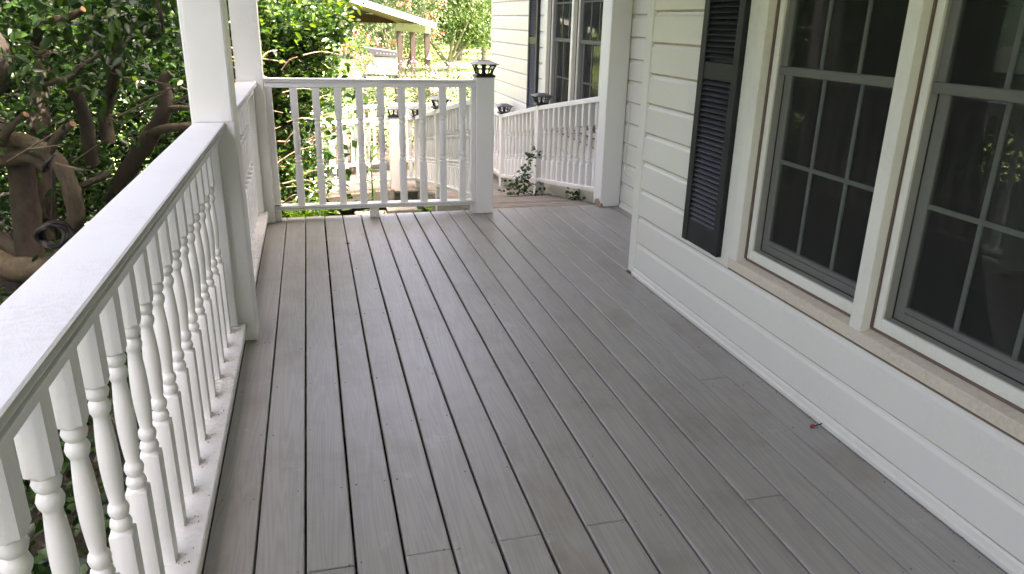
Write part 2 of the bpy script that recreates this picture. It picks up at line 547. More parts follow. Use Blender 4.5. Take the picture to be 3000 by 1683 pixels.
LEAF8 = np.array([(0, 0, 0), (.28, .5, .05), (.7, .40, .03), (1, 0, -.10), (.7, -.40, .03), (.28, -.5, .05), (.33, 0, -.02), (.7, 0, -.05)], float)
LEAF8_F = [(0, 6, 1), (0, 5, 6), (1, 6, 7, 2), (5, 4, 7, 6), (2, 7, 3), (4, 3, 7)]
LEAF4 = np.array([(0, 0, 0), (.45, .5, .06), (1, 0, -.06), (.45, -.5, .06)], float)
LEAF4_F = [(0, 3, 2, 1)]

def leaves(name, P, size, ma, parent=None, aspect=0.5, droop=0.3, up=0.6, tmpl='8', kind='stuff', sunface=None):
    P = np.asarray(P, float)
    n_ = len(P)
    T, F = (LEAF8, LEAF8_F) if tmpl == '8' else (LEAF4, LEAF4_F)
    d = RNG.normal(size=(n_, 3)); d[:, 2] = d[:, 2] * 0.5 - droop
    d /= np.linalg.norm(d, axis=1)[:, None]
    nn = RNG.normal(size=(n_, 3)); nn[:, 2] = np.abs(nn[:, 2]) + up
    nn -= d * np.sum(nn * d, 1)[:, None]
    nn /= np.linalg.norm(nn, axis=1)[:, None]
    s_ = np.cross(nn, d)
    sz = np.asarray(size) * RNG.uniform(0.7, 1.25, n_)
    V = P[:, None, :] + sz[:, None, None] * (T[None, :, 0:1] * d[:, None, :] + aspect * T[None, :, 1:2] * s_[:, None, :] + T[None, :, 2:3] * nn[:, None, :])
    off = np.array(ORI[parent.name]) if parent else P.mean(0)
    V = (V - off).reshape(-1, 3)
    k = len(T)
    base = np.concatenate([np.array(f) for f in F])
    lens = np.array([len(f) for f in F])
    loops = (base[None, :] + (np.arange(n_) * k)[:, None]).ravel()
    tot = np.tile(lens, n_)
    start = np.concatenate([[0], np.cumsum(tot)[:-1]])
    me = bpy.data.meshes.new(name)
    me.vertices.add(len(V)); me.vertices.foreach_set('co', V.ravel())
    me.loops.add(len(loops)); me.loops.foreach_set('vertex_index', loops.astype(np.int32))
    me.polygons.add(len(tot)); me.polygons.foreach_set('loop_start', start.astype(np.int32))
    me.polygons.foreach_set('loop_total', tot.astype(np.int32))
    me.update(calc_edges=True)
    me.materials.append(ma)
    o = bpy.data.objects.new(name, me)
    COL.objects.link(o)
    if parent:
        o.parent = parent
    else:
        o.location = off
    ORI[o.name] = Vector(off)
    if kind: o['kind'] = kind
    return o

def blobs(spec, n_, clump=0.16, per=22, shell=0.35):
    """points in clumps through a set of ellipsoids (cx,cy,cz,rx,ry,rz,w)"""
    spec = np.array(spec, float)
    w = spec[:, 6] / spec[:, 6].sum()
    nc = max(1, n_ // per)
    idx = RNG.choice(len(spec), nc, p=w)
    d = RNG.normal(size=(nc, 3)); d /= np.linalg.norm(d, axis=1)[:, None]
    rr = RNG.uniform(shell, 1.0, nc) ** 0.6
    C = spec[idx, :3] + d * rr[:, None] * spec[idx, 3:6]
    k = RNG.integers(0, nc, n_)
    cs = RNG.uniform(0.5, 1.4, nc)[k] * clump
    return C[k] + RNG.normal(size=(n_, 3)) * cs[:, None]

# ------------------------------------------------------------------ ground
GZ = -1.0
g = MB()
nx = 40
xs = np.linspace(-220, 220, nx + 1); ys = np.linspace(-120, 330, nx + 1)
vsg = [(x, y, GZ) for y in ys for x in xs]
fsg = [(j * (nx + 1) + i, j * (nx + 1) + i + 1, (j + 1) * (nx + 1) + i + 1, (j + 1) * (nx + 1) + i) for j in range(nx) for i in range(nx)]
g.add(vsg, fsg)
setp(part('ground', g, M['lawn']), kind='structure')
mu = MB()
pts = [(-9, -9), (0.9, -9), (1.2, 6.2), (1.3, 13), (3.2, 15.6), (0.5, 16.2), (-3, 13.5), (-7, 12.5), (-9.5, 6)]
mu.add([(x, y, GZ + 0.006) for x, y in pts] + [(x, y, GZ - 0.05) for x, y in pts], [tuple(range(len(pts)))])
setp(part('mulch_bed', mu, M['mulch']), kind='structure')

# ------------------------------------------------------------------ porch deck
PITCHB = 0.1455
def bx(k): return -0.109 + (k - 2) * PITCHB
deck = bpy.data.objects.new('porch_deck', None); COL.objects.link(deck); ORI['porch_deck'] = Vector((0, 0, 0))
setp(deck, kind='structure')
YEND = 6.12
def board(x0, x1, y0, y1):
    gap = random.uniform(0.0055, 0.0105) if x0 < 1.1 else random.uniform(0.0035, 0.006)
    dz = random.uniform(-0.0012, 0.0012)
    x0 += gap / 2; x1 -= gap / 2
    r_ = 0.005
    prof = [(x0, -0.027), (x1, -0.027), (x1, -r_ - 0.001), (x1 - 0.0015, -0.0018), (x1 - r_, 0), (x0 + r_, 0), (x0 + 0.0015, -0.0018), (x0, -r_ - 0.001)]
    b_ = MB()
    sk = random.uniform(-0.0012, 0.0012)
    k = len(prof)
    ends = [(y0, 0.0), (y0 + 0.003, 1.0), (y1 - 0.006, 1.0), (y1, 0.0)]
    vs, fs = [], []
    for e, (yy, full) in enumerate(ends):
        for u, w in prof:
            z = w + dz
            if not full and w > -0.004: z -= 0.0035
            vs.append((u + sk * (yy - 3) / 3, yy, z))
    for e in range(3):
        for i in range(k):
            a = e * k + i; b2 = e * k + (i + 1) % k
            fs.append((a, b2, b2 + k, a + k))
    fs += [tuple(range(k)), tuple(range(3 * k, 4 * k))[::-1]]
    b_.add(vs, [f[::-1] for f in fs])
    ox, oy = (x0 + x1) / 2, (y0 + y1) / 2
    me = b_.mesh('deck_board', Vector((ox, oy, 0)))
    me.materials.append(M['deck'])
    o = bpy.data.objects.new('deck_board', me); COL.objects.link(o); o.parent = deck; o.location = (ox, oy, 0)
    ORI[o.name] = Vector((ox, oy, 0))
JOIN = {2: [1.86], 4: [1.865], 6: [1.87], 8: [1.877], 12: [1.885], 14: [2.75], 3: [-0.2], 7: [-0.3], 9: [0.6], 11: [0.2], 13: [0.5]}
for k in range(-1, 21):
    y0 = -8.9 if k <= 15 else 4.32
    cuts = [y0] + JOIN.get(k, []) + [YEND]
    for a, b_ in zip(cuts[:-1], cuts[1:]):
        board(bx(k), bx(k + 1) if k < 20 else 2.597, a + (0.0012 if a != y0 else 0), b_ - (0.0012 if b_ != YEND else 0))
board(bx(16), 1.985, -8.9, 4.2)
nb = MB()
yy = 1.86 - 0.405 * 4
joist_y = []
while yy < 6.1:
    joist_y.append(yy); yy += 0.405
for yj in joist_y + [6.07]:
    for k in range(-1, 21):
        if k > 15 and yj < 4.35: continue
        for s in (0.022, PITCHB - 0.022):
            if random.random() < 0.35: continue
            x = bx(k) + s + random.uniform(-0.006, 0.006); y = yj + random.uniform(-0.012, 0.012)
            r_ = random.uniform(0.0018, 0.003)
            c_ = [(x + r_ * math.cos(a), y + r_ * math.sin(a), 0.0022) for a in [i * math.pi / 3 for i in range(6)]]
            c2 = [(x + 1.3 * r_ * math.cos(a), y + 1.3 * r_ * math.sin(a), -0.004) for a in [i * math.pi / 3 for i in range(6)]]
            nb.add(c_ + c2, [tuple(range(6))] + [(i + 6, (i + 1) % 6 + 6, (i + 1) % 6, i) for i in range(6)])
part('nail_heads', nb, M['nail'], deck, kind='stuff')
jb = MB()
for yj in joist_y:
    jb.box(-0.52, 1.94, yj - 0.019, yj + 0.019, -0.2, -0.031)
part('deck_joists', jb, M['frame'], deck, kind='stuff')
part('rim_joist', MB().box(-0.56, 2.59, 6.075, 6.112, -0.26, -0.029), M['block'], deck)
part('rim_joist', MB().box(-0.575, -0.548, -1.6, 6.07, -0.24, 0.0), M['white'], deck)

# ------------------------------------------------------------------ balusters and railings
def baluster_mesh(name, z0, z1, w=0.05, lo=0.445, hi=0.815, belly=(0.62, 0.24)):
    """square ends, turned middle; lo/hi are heights on the porch rail, measured from its base z"""
    h = w / 2
    def sq(t, hw):                       # 16-point square ring
        a = 2 * math.pi * t / 16
        c, s = math.cos(a), math.sin(a)
        q = hw / max(abs(c), abs(s))
        q = min(q, hw * 1.335)
        return c * q, s * q
    def ci(t, r_):
        a = 2 * math.pi * t / 16
        return math.cos(a) * r_, math.sin(a) * r_
    seq = [(z0, 's', h), (lo, 's', h), (lo + 0.006, 'c', h * 0.94), (lo + 0.010, 'c', h * 0.80), (lo + 0.022, 'c', h * 0.95), (lo + 0.034, 'c', h * 0.84), (lo + 0.040, 'c', h * 0.62),
           (lo + 0.048, 'c', h * 0.80), (lo + 0.060, 'c', h * 0.90), (lo + 0.070, 'c', h * 0.82), (lo + 0.074, 'c', h * 0.70)]
    a0, a1 = lo + 0.080, hi - 0.080
    for i in range(9):
        t = i / 8
        seq.append((a0 + (a1 - a0) * t, 'c', h * (belly[0] + belly[1] * math.sin(math.pi * min(1, t * 1.02)) ** 0.9)))
    seq += [(hi - 0.074, 'c', h * 0.70), (hi - 0.068, 'c', h * 0.82), (hi - 0.057, 'c', h * 0.90), (hi - 0.046, 'c', h * 0.78), (hi - 0.040, 'c', h * 0.60),
            (hi - 0.034, 'c', h * 0.82), (hi - 0.022, 'c', h * 0.95), (hi - 0.010, 'c', h * 0.80), (hi - 0.006, 'c', h * 1.0), (hi, 's', h), (z1, 's', h)]
    mb = MB()
    vs, fs = [], []
    for z, ty, r_ in seq:
        for t in range(16):
            x, y = sq(t, r_) if ty == 's' else ci(t, r_)
            vs.append((x, y, z))
    for i in range(len(seq) - 1):
        for t in range(16):
            a = i * 16 + t; b_ = i * 16 + (t + 1) % 16
            fs.append((a, b_, b_ + 16, a + 16))
    fs += [tuple(range(16))[::-1], tuple(range(len(vs) - 16, len(vs)))]
    mb.add(vs, fs)
    me = mb.mesh(name, smooth=32)
    me.materials.append(M['white'])
    return me

BAL = baluster_mesh('baluster', 0.098, 1.022)
# ramp baluster: origin at its rail's bottom
BALR = baluster_mesh('baluster', 0.0, 0.80, w=0.052, lo=0.215, hi=0.59)

def cap_profile(w, h, inner_sign=1):
    """rail cap with an ogee nosing on both edges, (u across, z down from 0)"""
    e = w / 2
    half = [(e - 0.006, -h), (e - 0.003, -h + 0.004), (e - 0.001, -h + 0.009), (e - 0.001, -h + 0.011), (e - 0.016, -h + 0.0125), (e - 0.016, -h + 0.0165), (e - 0.002, -h + 0.019), (e - 0.001, -h + 0.022), (e - 0.013, -h + 0.0240), (e - 0.013, -h + 0.027), (e - 0.004, -0.003), (e - 0.009, 0)]
    return half + [(-u, w) for u, w in half[::-1]]

def side_rail(y0, y1, ys, label, loc, loosen=0):
    """railing along y at the porch's open left edge"""
    t = thing('porch_railing', loc, label, 'railing', 'railings around the porch')
    c = MB(); c.prism(cap_profile(0.142, 0.034), y0, y1, lambda u, w, s: (-0.451 + u, s, 1.076 + w))
    part('top_rail', c, M['rail'], t)
    part('sub_rail', MB().box(-0.478, -0.408, y0, y1, 0.998, 1.0425, 0.003), M['rail'], t)
    c = MB(); c.prism(cap_profile(0.142, 0.036), y0, y1, lambda u, w, s: (-0.451 + u, s, 0.104 + w))
    part('bottom_rail', c, M['sillrail'], t)
    for y in ys:
        inst('baluster', BAL, t, (-0.470, y, 0), rotz=random.choice((0, 1, 2, 3)) * math.pi / 2 + random.uniform(-0.015, 0.015))
    return t

near = side_rail(-3.0, 3.618, [3.508 - 0.1635 * i for i in range(24)], 'long white railing of turned balusters nearest the camera, with a broad flat top rail', (-0.45, 2.0, 0))
part('end_stile', MB().box(-0.498, -0.420, 3.568, 3.620, 0.1055, 0.996, 0.003), M['white'], near)
farl = side_rail(3.805, 5.945, [3.98 + 0.1635 * i for i in range(12)], 'white side railing between the two tall porch posts, seen almost end on', (-0.45, 4.8, 0))
part('end_stile', MB().box(-0.49, -0.41, 5.896, 5.943, 0.1055, 0.996, 0.003), M['white'], farl)

# rail across the porch's far end
t = thing('porch_railing', (0.46, 6.02, 0), 'white railing with nine balusters across the far end, left of the thick lantern post', 'railing', 'railings around the porch')
c = MB(); c.prism(cap_profile(0.092, 0.03), -0.333, 1.271, lambda u, w, s: (s, 6.02 + u, 1.097 + w - 0.012 * (s + 0.33) / 1.6))
part('top_rail', c, M['railx'], t)
part('sub_rail', MB().box(-0.333, 1.271, 5.985, 6.055, 1.028, 1.062, 0.003), M['railx'], t)
c = MB(); c.prism(cap_profile(0.10, 0.036), -0.345, 1.271, lambda u, w, s: (s, 6.02 + u, 0.128 + w - 0.012 * (s + 0.33) / 1.6))
part('bottom_rail', c, M['railx'], t, smooth=25)
BAL2 = baluster_mesh('baluster', 0.118, 1.045, w=0.056, belly=(0.76, 0.16))
for i in range(9):
    inst('baluster', BAL2, t, (-0.130 + i * 0.1622, 6.02, 0), rotz=random.choice((0, 1, 2, 3)) * math.pi / 2)
part('end_stile', MB().box(-0.334, -0.286, 5.992, 6.046, 0.129, 1.027, 0.003), M['white'], t)
part('end_stile', MB().box(1.236, 1.271, 5.992, 6.046, 0.115, 1.027, 0.003), M['white'], t)
part('support_block', MB().box(0.402, 0.472, 5.985, 6.06, 0.001, 0.087, 0.004), M['sillrail'], t)
part('support_block', MB().box(-0.36, -0.29, 5.99, 6.06, 0.001, 0.09, 0.004), M['sillrail'], t)

# ------------------------------------------------------------------ posts
def tall_post(name, x0, x1, y0, y1, z1, label, ztop=None):
    t = thing(name, ((x0 + x1) / 2, (y0 + y1) / 2, 0), label, 'porch post', 'tall porch posts')
    mb = MB(); mb.box(x0, x1, y0, y1, 0.002, z1, 0.006)
    part('shaft', mb, M['white'], t)
    # a thin cover strip down each side joint
    return t
pz = 2.33
p1 = tall_post('porch_post', -0.525, -0.342, 3.622, 3.80, pz, 'tall square white porch post in front, where the two side railings meet')
part('cover_strip', MB().box(-0.505, -0.352, 3.6165, 3.6215, 1.079, pz - 0.002, 0.001), M['white'], p1)
p2 = tall_post('porch_post', -0.525, -0.338, 5.95, 6.128, pz, 'tall square white porch post at the far left corner, behind the front one')
p3 = tall_post('porch_post', 2.40, 2.580, 6.018, 6.198, pz, 'tall square white porch post beside the house wall, bottom corner chipped to bare wood')
pc = MB()
ch = [(0.0, 0.0), (0.0, 0.052), (0.02, 0.045), (0.032, 0.068), (0.055, 0.05), (0.075, 0.062), (0.10, 0.038), (0.115, 0.05), (0.13, 0.02), (0.135, 0.0)]
pc.prism(ch, 2.3975, 2.4015, lambda u, w, s: (s, 6.024 + u, 0.004 + w))
part('bare_patch', pc, M['rawwood'], p3)
pc = MB(); pc.prism([(0.0, 0.0), (0.0, 0.03), (0.012, 0.035), (0.025, 0.012), (0.03, 0.0)], 6.0155, 6.0195, lambda u, w, s: (2.401 + u, s, 0.004 + w))
part('bare_patch', pc, M['rawwood'], p3)
nw = thing('newel_post', (1.345, 6.04, 0), 'short thick white post capped by a black lantern at the end of the porch', 'post', 'short posts with lanterns')
part('shaft', MB().box(1.272, 1.418, 5.968, 6.112, 0.002, 1.107, 0.006), M['white'], nw)
part('foot_block', MB().box(1.245, 1.2715, 5.99, 6.08, 0.002, 0.09), M['sillrail'], nw)

def frustum(mb, cx, cy, z0, w0, z1, w1):
    vs = [(cx + sx * w / 2, cy + sy_ * w / 2, z) for z, w in ((z0, w0), (z1, w1)) for sx, sy_ in ((-1, -1), (1, -1), (1, 1), (-1, 1))]
    mb.add(vs, [(3, 2, 1, 0), (4, 5, 6, 7)] + [(i, (i + 1) % 4, 4 + (i + 1) % 4, 4 + i) for i in range(4)])

def lantern(x, y, z, label, s=1.0):
    t = thing('post_lantern', (x, y, z), label, 'lantern', 'black lanterns on the short posts')
    mb = MB(); frustum(mb, x, y, z, 0.158 * s, z + 0.014 * s, 0.158 * s); frustum(mb, x, y, z + 0.014 * s, 0.15 * s, z + 0.024 * s, 0.118 * s)
    part('base', mb, M['lantern'], t)
    mb = MB(); frustum(mb, x, y, z + 0.096 * s, 0.206 * s, z + 0.101 * s, 0.206 * s); frustum(mb, x, y, z + 0.101 * s, 0.204 * s, z + 0.123 * s, 0.092 * s); frustum(mb, x, y, z + 0.123 * s, 0.090 * s, z + 0.127 * s, 0.086 * s)
    part('roof', mb, M['solar'], t)
    for sx, sy_ in ((-1, -1), (1, -1), (1, 1), (-1, 1)):
        mb = MB()
        pr = [(0.054, 0.024), (0.058, 0.045), (0.066, 0.068), (0.080, 0.097)]
        mb.tube([(x + sx * q * s, y + sy_ * q * s, z + h * s) for q, h in pr], 0.0085 * s, seg=5, smooth=2)
        part('leg', mb, M['lantern'], t)
    mb = MB()
    for z_, w in ((0.060, 0.060), (0.090, 0.074)):
        for a in range(4):
            dx, dy = [(1, 0), (0, 1), (-1, 0), (0, -1)][a]
            ux, uy = -dy, dx
            mb.tube([(x + (dx * w - ux * w) * s, y + (dy * w - uy * w) * s, z + z_ * s), (x + (dx * w + ux * w) * s, y + (dy * w + uy * w) * s, z + z_ * s)], 0.004 * s, seg=5, smooth=1)
    part('cross_bars', mb, M['lantern'], t)
    mb = MB(); mb.tube([(x, y, z + 0.02 * s), (x, y, z + 0.045 * s), (x, y, z + 0.099 * s)], [0.026 * s, 0.010 * s, 0.014 * s], seg=8, smooth=2)
    part('bulb_stem', mb, M['lantern'], t)
    mb = MB()
    for a in range(4):
        dx, dy = [(1, 0), (0, 1), (-1, 0), (0, -1)][a]
        mb.tube([(x + dx * 0.054 * s, y + dy * 0.054 * s, z + 0.022 * s), (x + dx * 0.074 * s, y + dy * 0.074 * s, z + 0.096 * s)], 0.004 * s, seg=5, smooth=1)
    part('mullion_bars', mb, M['lantern'], t)
    return t
lantern(1.345, 6.04, 1.1075, 'black lantern on the thick short post at the porch end, nearest of the lanterns')

# ------------------------------------------------------------------ house
WX = 1.962; RX = 2.602
house = thing('house', (2.3, 4, 0), 'white lap sided house along the right of the porch, with dark shutters and paired windows', 'house')
C0, CP = 0.050, 0.1727
def siding(x, y0, y1, k, ztrim=None):
    z0 = C0 + CP * k
    prof = [(0.003, 0.0), (0.0175, 0.0), (0.0180, 0.004), (0.0160, 0.141), (0.0075, 0.153), (0.0050, 0.1635), (0.0045, CP + 0.004), (0.002, CP + 0.004)]
    if ztrim is not None:
        h = ztrim - z0
        prof = [p for p in prof if p[1] < h] + [(0.0155, h), (0.003, h)]
    mb = MB(); mb.prism(prof, y0, y1, lambda u, w, s: (x - u, s, z0 + w))
    o = part('siding_board', mb, M['vinyl'], house, smooth=20)
    o.data.materials.append(M['lapdirt_shade'])
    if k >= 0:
        o.data.polygons[1].material_index = 1          # grime plus painted lap shadow along the drip edge
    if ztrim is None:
        o.data.polygons[5].material_index = 1  # dirt and lip shadow coloured in where the next board overlaps
    return o
TOPK = 15
WIN1 = (1.235, 3.195)            # opening on the porch wall incl. trim
for k in range(0, TOPK + 1):
    z0 = C0 + CP * k
    if z0 + CP < 0.43:
        siding(WX, -3.0, 4.218, k)
    elif z0 < 0.40:
        siding(WX, -3.0, 4.218, k, ztrim=0.412)
        siding(WX, WIN1[1] + 0.002, 4.218, k)
    else:
        siding(WX, WIN1[1], 4.218, k)
        siding(WX, -3.0, WIN1[0], k)
OFF = 5.30
WIN2 = (WIN1[0] + OFF, WIN1[1] + OFF)
for k in range(-6, TOPK + 1):
    z0 = C0 + CP * k
    if z0 + CP < 0.43 and z0 < 0.3:
        siding(RX, 4.315 if k >= 0 else 6.14, 11.05, k)
    elif z0 < 0.40:
        siding(RX, 4.315, WIN2[0], k); siding(RX, WIN2[1], 11.05, k)
    else:
        siding(RX, 4.315, WIN2[0], k); siding(RX, WIN2[1], 11.05, k)
# structural wall behind the boards
wb = MB()
for x, ya, yb, wi in ((WX, -9.0, 4.30, WIN1), (RX, 4.302, 11.08, WIN2)):
    zb, zt = (-1.1, 3.0)
    wb.box(x + 0.0, x + 0.02, ya, wi[0] + 0.05, zb, zt); wb.box(x, x + 0.02, wi[1] - 0.09, yb, zb, zt)
    wb.box(x, x + 0.02, wi[0] + 0.05, wi[1] - 0.09, zb, 0.415); wb.box(x, x + 0.02, wi[0] + 0.05, wi[1] - 0.09, 2.25, zt)
wb.box(WX + 0.021, RX + 0.02, 4.282, 4.300, -1.1, 3.0)
wb.box(RX + 0.02, 9.0, 11.06, 11.08, -1.1, 3.0)
wb.box(WX + 0.021, 9.0, -9.0, -8.98, -1.1, 3.0); wb.box(-0.6, WX, -9.0, -8.98, -1.1, 2.574)  # second box: unseen porch end wall, added to darken the near deck
wb.box(9.0, 9.02, -9.0, 11.08, -1.1, 3.0)
part('wall', wb, M['trim'], house)
# corner boards and base trims
mb = MB(); mb.box(1.940, 1.961, 4.219, 4.312, 0.006, 2.9, 0.004); mb.box(1.9615, 2.03, 4.3015, 4.3155, 0.006, 2.9)
part('corner_board', mb, M['trim'], house)
mb = MB(); mb.box(2.580, 2.601, 11.052, 11.11, -1.0, 2.9, 0.004); mb.box(2.6015, 2.68, 11.0815, 11.095, -1.0, 2.9)
part('corner_board', mb, M['trim'], house)
def base_trim(x, y0, y1):
    prof = [(0.0, 0.0), (0.034, 0.0), (0.035, 0.016), (0.030, 0.020), (0.026, 0.022), (0.025, 0.040), (0.019, 0.047), (0.0, 0.0495)]
    mb = MB(); mb.prism(prof, y0, y1, lambda u, w, s: (x - u, s, 0.0015 + w))
    part('base_trim', mb, M['trim'], house, smooth=20)
base_trim(WX - 0.001, -3.0, 4.217)
base_trim(RX - 0.001, 4.317, 6.0)

def window_pair(x, off, prefix_label=None):
    """two double hung windows in one trimmed opening; y values are those of the porch wall plus off"""
    Y = lambda v: v + off
    fr = part('window', MB(), None, house) if False else None
    # trim: J channel, casings, mull post, sill
    mb = MB()
    mb.box(x - 0.026, x - 0.0005, Y(3.112), Y(3.192), 0.408, 2.18, 0.003)
    mb.box(x - 0.026, x - 0.0005, Y(1.240), Y(1.300), 0.408, 2.18, 0.003)
    mb.box(x - 0.026, x - 0.0005, Y(1.301), Y(3.111), 2.10, 2.18, 0.003)
    w = part('window', mb, M['trim'], house, label='paired double hung window with white casings')
    for ya, yb in ((3.036, 3.104), (2.155, 2.219), (1.302, 1.362)):
        m2 = MB(); m2.box(x - 0.034, x + (0.045 if ya > 3 else 0.011), Y(ya), Y(yb), 0.460, 2.098, 0.003)
        part('casing', m2, M['trim'], w)
    m2 = MB()
    m2.prism([(-0.036, 0.414), (-0.036, 0.456), (-0.033, 0.460), (0.022, 0.474), (0.060, 0.476), (0.060, 0.414)], Y(1.30), Y(3.106), lambda u, z, s: (x + u, s, z))
    part('sill', m2, M['sill'], w)
    m2 = MB(); m2.box(x - 0.030, x - 0.001, Y(1.30), Y(3.106), 0.4035, 0.4125)
    part('sill_seam', m2, M['caulk'], w)
    for ya, yb in ((2.185, 3.022), (1.309, 2.146)):
        yo0, yo1 = Y(ya), Y(yb)
        zo0, zo1 = 0.4785, 2.09
        f = 0.034
        m2 = MB()
        m2.box(x + 0.012, x + 0.060, yo0, yo0 + f, zo0, zo1, 0.003); m2.box(x + 0.012, x + 0.060, yo1 - f, yo1, zo0, zo1, 0.003)
        m2.box(x + 0.0125, x + 0.0595, yo0 + f, yo1 - f, zo0, zo0 + 0.050, 0.003); m2.box(x + 0.0125, x + 0.0595, yo0 + f, yo1 - f, zo1 - f, zo1, 0.003)
        part('frame', m2, M['trim'], w)
        # dark open joint between frame and casing
        m2 = MB(); m2.box(x + 0.006, x + 0.0135, yo1 + 0.0005, Y(3.0355 if ya > 2.0 else 2.1545), 0.478, 2.09)
        m2.box(x + 0.0085, x + 0.0118, yo0, yo1, 0.4715, 0.4825)
        part('open_joint', m2, M['caulk'], w)
        gy0, gy1 = yo0 + f, yo1 - f
        # sashes: lower inside, upper outside
        zm = 1.335
        m2 = MB()
        st = 0.046
        m2.box(x + 0.062, x + 0.088, gy0, gy0 + st, zo0 + 0.05, zm + 0.03, 0.003); m2.box(x + 0.062, x + 0.088, gy1 - st, gy1, zo0 + 0.05, zm + 0.03, 0.003)
        m2.box(x + 0.0625, x + 0.0875, gy0 + st, gy1 - st, zo0 + 0.05, zo0 + 0.085, 0.003); m2.box(x + 0.058, x + 0.0875, gy0 + st, gy1 - st, zo0 + 0.089, zo0 + 0.108, 0.003)
        m2.box(x + 0.0625, x + 0.0875, gy0 + st, gy1 - st, zm - 0.004, zm + 0.03, 0.003)
        part('lower_sash', m2, M['sash'], w)
        m2 = MB()
        m2.box(x + 0.0615, x + 0.0615 + 0.0, gy0, gy0, zm, zm) if False else None
        m2.box(x + 0.036, x + 0.0605, gy0, gy0 + st * 0.8, zm + 0.036, zo1 - f, 0.003); m2.box(x + 0.036, x + 0.0605, gy1 - st * 0.8, gy1, zm + 0.036, zo1 - f, 0.003)
        m2.box(x + 0.030, x + 0.0605, gy0, gy1, zm, zm + 0.035, 0.003); m2.box(x + 0.036, x + 0.0605, gy0 + st * 0.8, gy1 - st * 0.8, zo1 - f - 0.04, zo1 - f, 0.003)
        part('upper_sash', m2, M['sash'], w)
        yc = [gy0 + st + (gy1 - gy0 - 2 * st) * q for q in (1 / 3, 2 / 3)]
        m2 = MB()
        for y in yc:
            m2.box(x + 0.0635, x + 0.0695, y - 0.0085, y + 0.0085, zo0 + 0.109, zm - 0.005)
            m2.box(x + 0.0375, x + 0.0435, y - 0.0085, y + 0.0085, zm + 0.036, zo1 - f - 0.041)
        m2.box(x + 0.0628, x + 0.0692, gy0 + st + 0.001, gy1 - st - 0.001, 0.9515, 0.9685)
        m2.box(x + 0.0368, x + 0.0432, gy0 + st * 0.8 + 0.001, gy1 - st * 0.8 - 0.001, 1.715, 1.732)
        part('muntins', m2, M['muntin'], w)
        m2 = MB(); m2.box(x + 0.070, x + 0.074, gy0 + 0.03, gy1 - 0.03, zo0 + 0.09, zm + 0.01)
        part('pane', m2, M['glass'], w)
        m2 = MB(); m2.box(x + 0.044, x + 0.048, gy0 + 0.02, gy1 - 0.02, zm + 0.02, zo1 - f - 0.01)
        part('pane', m2, M['glass'], w)
        m2 = MB(); m2.add([(x + 0.024, gy0, zo0 + 0.05), (x + 0.024, gy1, zo0 + 0.05), (x + 0.024, gy1, zo1 - f), (x + 0.024, gy0, zo1 - f)], [(0, 1, 2, 3)])
        part('insect_screen', m2, M['screen'], w)
    return w
window_pair(WX, 0.0)
window_pair(RX, OFF)

def shutter(x, y0, y1, label):
    xo = x - 0.017
    mb = MB(); zb, zt = 0.433, 2.12
    mb.box(xo - 0.034, xo, y0, y0 + 0.052, zb, zt, 0.003); mb.box(xo - 0.034, xo, y1 - 0.052, y1, zb, zt, 0.003)
    mb.box(xo - 0.030, xo - 0.002, y0 + 0.052, y1 - 0.052, zb, 0.552, 0.003); mb.box(xo - 0.030, xo - 0.002, y0 + 0.052, y1 - 0.052, 1.278, 1.362, 0.003)
    mb.box(xo - 0.030, xo - 0.002, y0 + 0.052, y1 - 0.052, 2.03, zt, 0.003)
    mb.box(xo - 0.006, xo - 0.003, y0 + 0.05, y1 - 0.05, 0.54, 2.04)
    s = part('shutter', mb, M['shutter'], house, label=label)
    z = 0.56
    lm = MB()
    lm.prism([(-0.006, 0.004), (-0.028, -0.017), (-0.031, -0.0145), (-0.008, 0.0115)], y0 + 0.0525, y1 - 0.0525, lambda u, w, q: (xo + u, q, w))
    me = lm.mesh('louver', Vector((xo, (y0 + y1) / 2, 0))); me.materials.append(M['shutter'])
    while z < 2.02:
        if not (1.262 < z < 1.366):
            inst('louver', me, s, (xo, (y0 + y1) / 2, z + 0.012))
        z += 0.0258
shutter(WX, 3.196, 3.572, 'charcoal louvered shutter left of the porch window')
shutter(RX, 8.66, 9.04, 'charcoal louvered shutter on the far wall')
shutter(RX, 6.16, 6.52, 'charcoal louvered shutter mostly hidden by the porch post')

# dim room behind the windows
rb = MB()
rb.box(2.70, 8.95, -8.9, 11.0, -0.05, -0.02); rb.box(2.02, 2.70, -8.9, 4.25, -0.052, -0.022)
rb.box(2.02, 8.95, -8.9, 11.0, 2.6, 2.63)
rb.box(5.5, 5.53, -8.9, 11.0, -0.02, 2.6)
rb.box(2.03, 5.5, 4.20, 4.23, -0.02, 2.6)
part('interior_room', rb, M['room'], house)

# roofs
def slab(mb, pts, th=0.12):
    k = len(pts)
    mb.add([(x, y, z) for x, y, z in pts] + [(x, y, z - th) for x, y, z in pts], [tuple(range(k)), tuple(range(k, 2 * k))[::-1]] + [(i, k + i, k + (i + 1) % k, (i + 1) % k) for i in range(k)])
rf = MB()
slab(rf, [(-0.85, -9.4, 2.74), (5.6, -9.4, 5.0), (5.6, 6.22, 5.0), (-0.85, 6.22, 2.74)])  # stretch behind the camera is unseen, lengthened to darken the near porch
slab(rf, [(2.25, 6.221, 3.05), (5.6, 6.221, 5.0), (5.6, 11.5, 5.0), (2.25, 11.5, 3.05)])
slab(rf, [(5.601, -9.4, 5.0), (9.4, -9.4, 3.0), (9.4, 11.5, 3.0), (5.601, 11.5, 5.0)])
part('roof', rf, M['shingle'], house)
cb = MB(); cb.box(-0.80, 2.62, -9.3, 6.20, 2.575, 2.60)  # rear part likewise lengthened out of view to dim the near porch
cb.box(-0.525, -0.34, -9.3, 6.13, 2.332, 2.574); cb.box(-0.339, 2.59, 5.955, 6.13, 2.334, 2.573)
